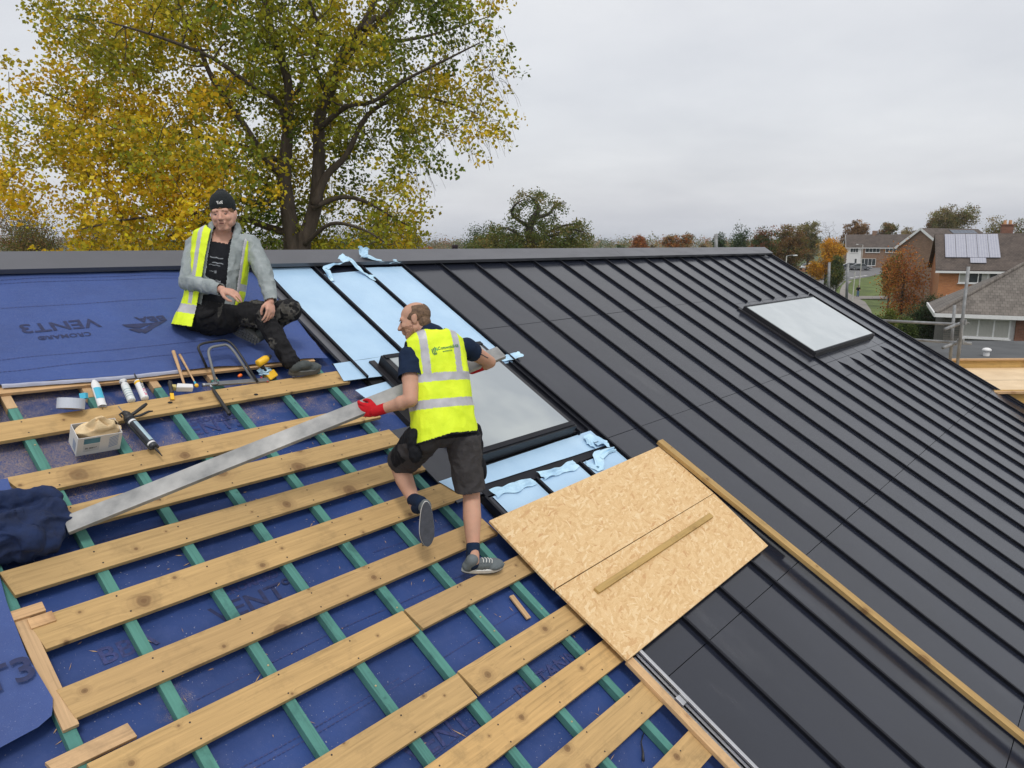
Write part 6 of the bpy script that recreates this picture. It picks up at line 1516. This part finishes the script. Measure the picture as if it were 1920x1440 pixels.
# pylon
dp = 900; pb_ = B(1134, 459, dp); pt_ = B(1134, 445, dp); py_ = MB(); Hh = pt_.z-gz(pb_.x, pb_.y); 
py_.mi = 0
for s1 in (-1, 1):
    for s2 in (-1, 1): py_.tube([Vector((pb_.x, pb_.y, 3))+rt*s1*3+fh*s2*3, Vector((pt_.x, pt_.y, pt_.z-3))+rt*s1*.8+fh*s2*.8, pt_], .16, 4)
for k in range(7):
    z_ = 3+(pt_.z-6)*k/7; z2 = 3+(pt_.z-6)*(k+1)/7; w1 = 3-2.2*k/7; w2 = 3-2.2*(k+1)/7; c0 = Vector((pb_.x, pb_.y, 0))
    py_.tube([c0+rt*w1+Vector((0,0,z_)), c0-rt*w2+Vector((0,0,z2))], .12, 4); py_.tube([c0-rt*w1+Vector((0,0,z_)), c0+rt*w2+Vector((0,0,z2))], .12, 4)
for dz, wv_ in ((2, 4), (5, 5.5), (8, 4.5)): c0 = Vector((pt_.x, pt_.y, pt_.z-dz)); py_.tube([c0-rt*wv_, c0+Vector((0,0,.6)), c0+rt*wv_], .15, 4)
tag(py_.build('electricity_pylon', M_('pylon_grey', (.22,.24,.26), .7, rand=0)), 'grey lattice electricity pylon on the horizon', 'pylon')
# cars
def car(px, py, ang, colr, lab, Lc=4.4):
    g_ = G(px, py, .02); M = hframe(g_, ang); r0 = empty('parked_car', M); tag(r0, lab, 'car', 'parked cars')
    pa = M_('car_paint', colr, .3, .05, rand=0, coat=1, metal=.3)
    pr = [(0,.35),(.05,.62),(.9,.82),(1.55,1.36),(3.1,1.42),(3.9,.98),(4.35,.92),(4.4,.4),(3.9,.25),(.5,.25)]
    Mx_ = M @ Matrix(((1,0,0,0),(0,0,-1,0),(0,1,0,0),(0,0,0,1))) @ Matrix.Translation((-2.2, 0, 0)) @ Matrix.Scale(Lc/4.4, 4, (1,0,0))
    MB().prism([(x, z) for x, z in pr], -.86, .86).build('body', pa, r0, Mx_, bevel=.09)
    gw = MB(); gw.prism([(1.15,.90),(1.68,1.30),(3.0,1.34),(3.6,1.0),(3.55,.90)], -.868, .868); gw.build('window', WIN, r0, Mx_)
    gw = MB(); gw.add([(.98,.88,-.7),(1.50,1.33,-.62),(1.50,1.33,.62),(.98,.88,.7)],[(0,1,2,3)]); gw.build('windscreen', WIN, r0, Mx_ @ Matrix.Translation((-.03,.03,0)))
    for x in (.85, 3.55):
        for s_ in (-1, 1):
            wv2 = lathe([(-.1,.30),(-.08,.32),(.08,.32),(.1,.30)], 18).build('wheel', BLK, r0, M @ Matrix.Translation(((x-2.2)*Lc/4.4, s_*.80, .32)) @ Matrix.Rotation(R(90), 4, 'Z'))
            lathe([(-.104,.19),(.104,.19)], 12).build('rim', GRY, wv2, M @ Matrix.Translation(((x-2.2)*Lc/4.4, s_*.80, .32)) @ Matrix.Rotation(R(90), 4, 'Z'))
    for s_ in (-.6, .6): MB().box((.0,.58,s_-.14),(.12,.72,s_+.14)).build('headlight', UP, r0, Mx_, bevel=.02)
car(1527, 524, R(12), (.22,.26,.30), 'grey blue car parked at the kerb nearest the roof verge')
car(1516, 506, R(20), (.45,.47,.48), 'silver car half hidden by the brown trees')
car(1612, 506.5, R(170), (.16,.17,.19), 'dark grey car parked in front of the white walled house')
car(1597, 505.5, R(160), (.03,.04,.06), 'dark blue car left of the dark grey one')
# walker on the footpath
pw = G(1608, 557.5, .05); pr_ = tag(empty('person', Matrix.Translation(pw)), 'distant walker in dark top and blue jeans on the footpath crossing', 'person')
wb = Blob(); Z = Vector((0,0,1))
wb.chain([pw+Z*.05+rt*.10, pw+Z*.47+rt*.09, pw+Z*.88+rt*.09], [.06,.065,.09]); wb.chain([pw+Z*.05-rt*.12, pw+Z*.47-rt*.10, pw+Z*.88-rt*.08], [.06,.065,.09])
wb.ell(pw+Z*1.2, (.19,.15,.30)); wb.ell(pw+Z*1.64, .11); wb.cap(pw+Z*1.4, pw+Z*1.6, .07, .06); wb.chain([pw+Z*1.4+rt*.2, pw+Z*1.15+rt*.30, pw+Z*1.05+rt*.15-fh*.15], [.06,.05,.045]); wb.chain([pw+Z*1.4-rt*.2, pw+Z*1.12-rt*.28, pw+Z*.90-rt*.25], [.06,.05,.045])
wb.build('body', SKIN, pr_, .02, 1)
wc = Blob(); wc.ell(pw+Z*1.2, (.21,.17,.32)); wc.chain([pw+Z*1.42+rt*.2, pw+Z*1.15+rt*.31], [.08,.07]); wc.chain([pw+Z*1.42-rt*.2, pw+Z*1.12-rt*.29], [.08,.07]); wc.build('jacket', BLKC, pr_, .02, 1)
wc = Blob(); wc.chain([pw+Z*.10+rt*.10, pw+Z*.47+rt*.09, pw+Z*.90+rt*.08], [.075,.085,.12]); wc.chain([pw+Z*.10-rt*.12, pw+Z*.47-rt*.10, pw+Z*.90-rt*.08], [.075,.085,.12]); wc.build('jeans', M_('blue_jeans', (.08,.14,.24), .9, rand=0), pr_, .02, 1)
wc = Blob(); wc.ell(pw+Z*1.67, (.12,.12,.11)); wc.build('hair', HAIR, pr_, .02, 1)
# garden fence beyond the annexe
fp = B(1690, 560, 62); Mf = hframe(Vector((fp.x, fp.y, gz(fp.x, fp.y))), R(10))
tag(MB().box((0,0,0),(9,.06,1.7)).build('garden_fence', M_('weathered_fence', (.16,.13,.10), .9, .3, 5, rand=0), None, Mf), 'weathered garden fence behind the bushes', 'fence')
# far-off tree line and the air
fw_ = MB(); rf = random.Random(21); Vs = []; Cs = []
for k in range(2600):
    d = rf.uniform(330, 900); a = rf.uniform(-.85, .95); p = fh*d+rt*(a*d); hgt = (5.5+4.5*abs(noise.noise(Vector((a*9, d*.004, 1)))))*rf.random()**.5
    Vs.append((p.x, p.y, gz(p.x, p.y)+hgt)); Cs.append(rf.choice(GRN+OLV+OLV+BRN+PAL+ORA[:1]))
V, F_, C_ = leaves(np.array(Vs), 56, 1.7, .62, np.array(Cs), 77); wd = link('distant_wood', np_mesh('distant_wood', V, F_, C_), LEAF); wd['kind'] = 'stuff'
hz_ = MB(); hm_, t, b = newmat('air'); t.nodes.remove(b); pv_ = t.nodes.new('ShaderNodeVolumePrincipled'); pv_.inputs['Color'].default_value = (.80,.86,.95,1); pv_.inputs['Density'].default_value = .00022; pv_.inputs['Anisotropy'].default_value = .3
t.links.new(pv_.outputs[0], t.nodes['Material Output'].inputs['Volume'])
Mz = Matrix((rt, fh, Vector((0,0,1)))).transposed().to_4x4()
hzo = MB().box((-5200,-60,-2.0),(5200,5200,40)).build('haze', hm_, None, Mz); hzo['kind'] = 'stuff'
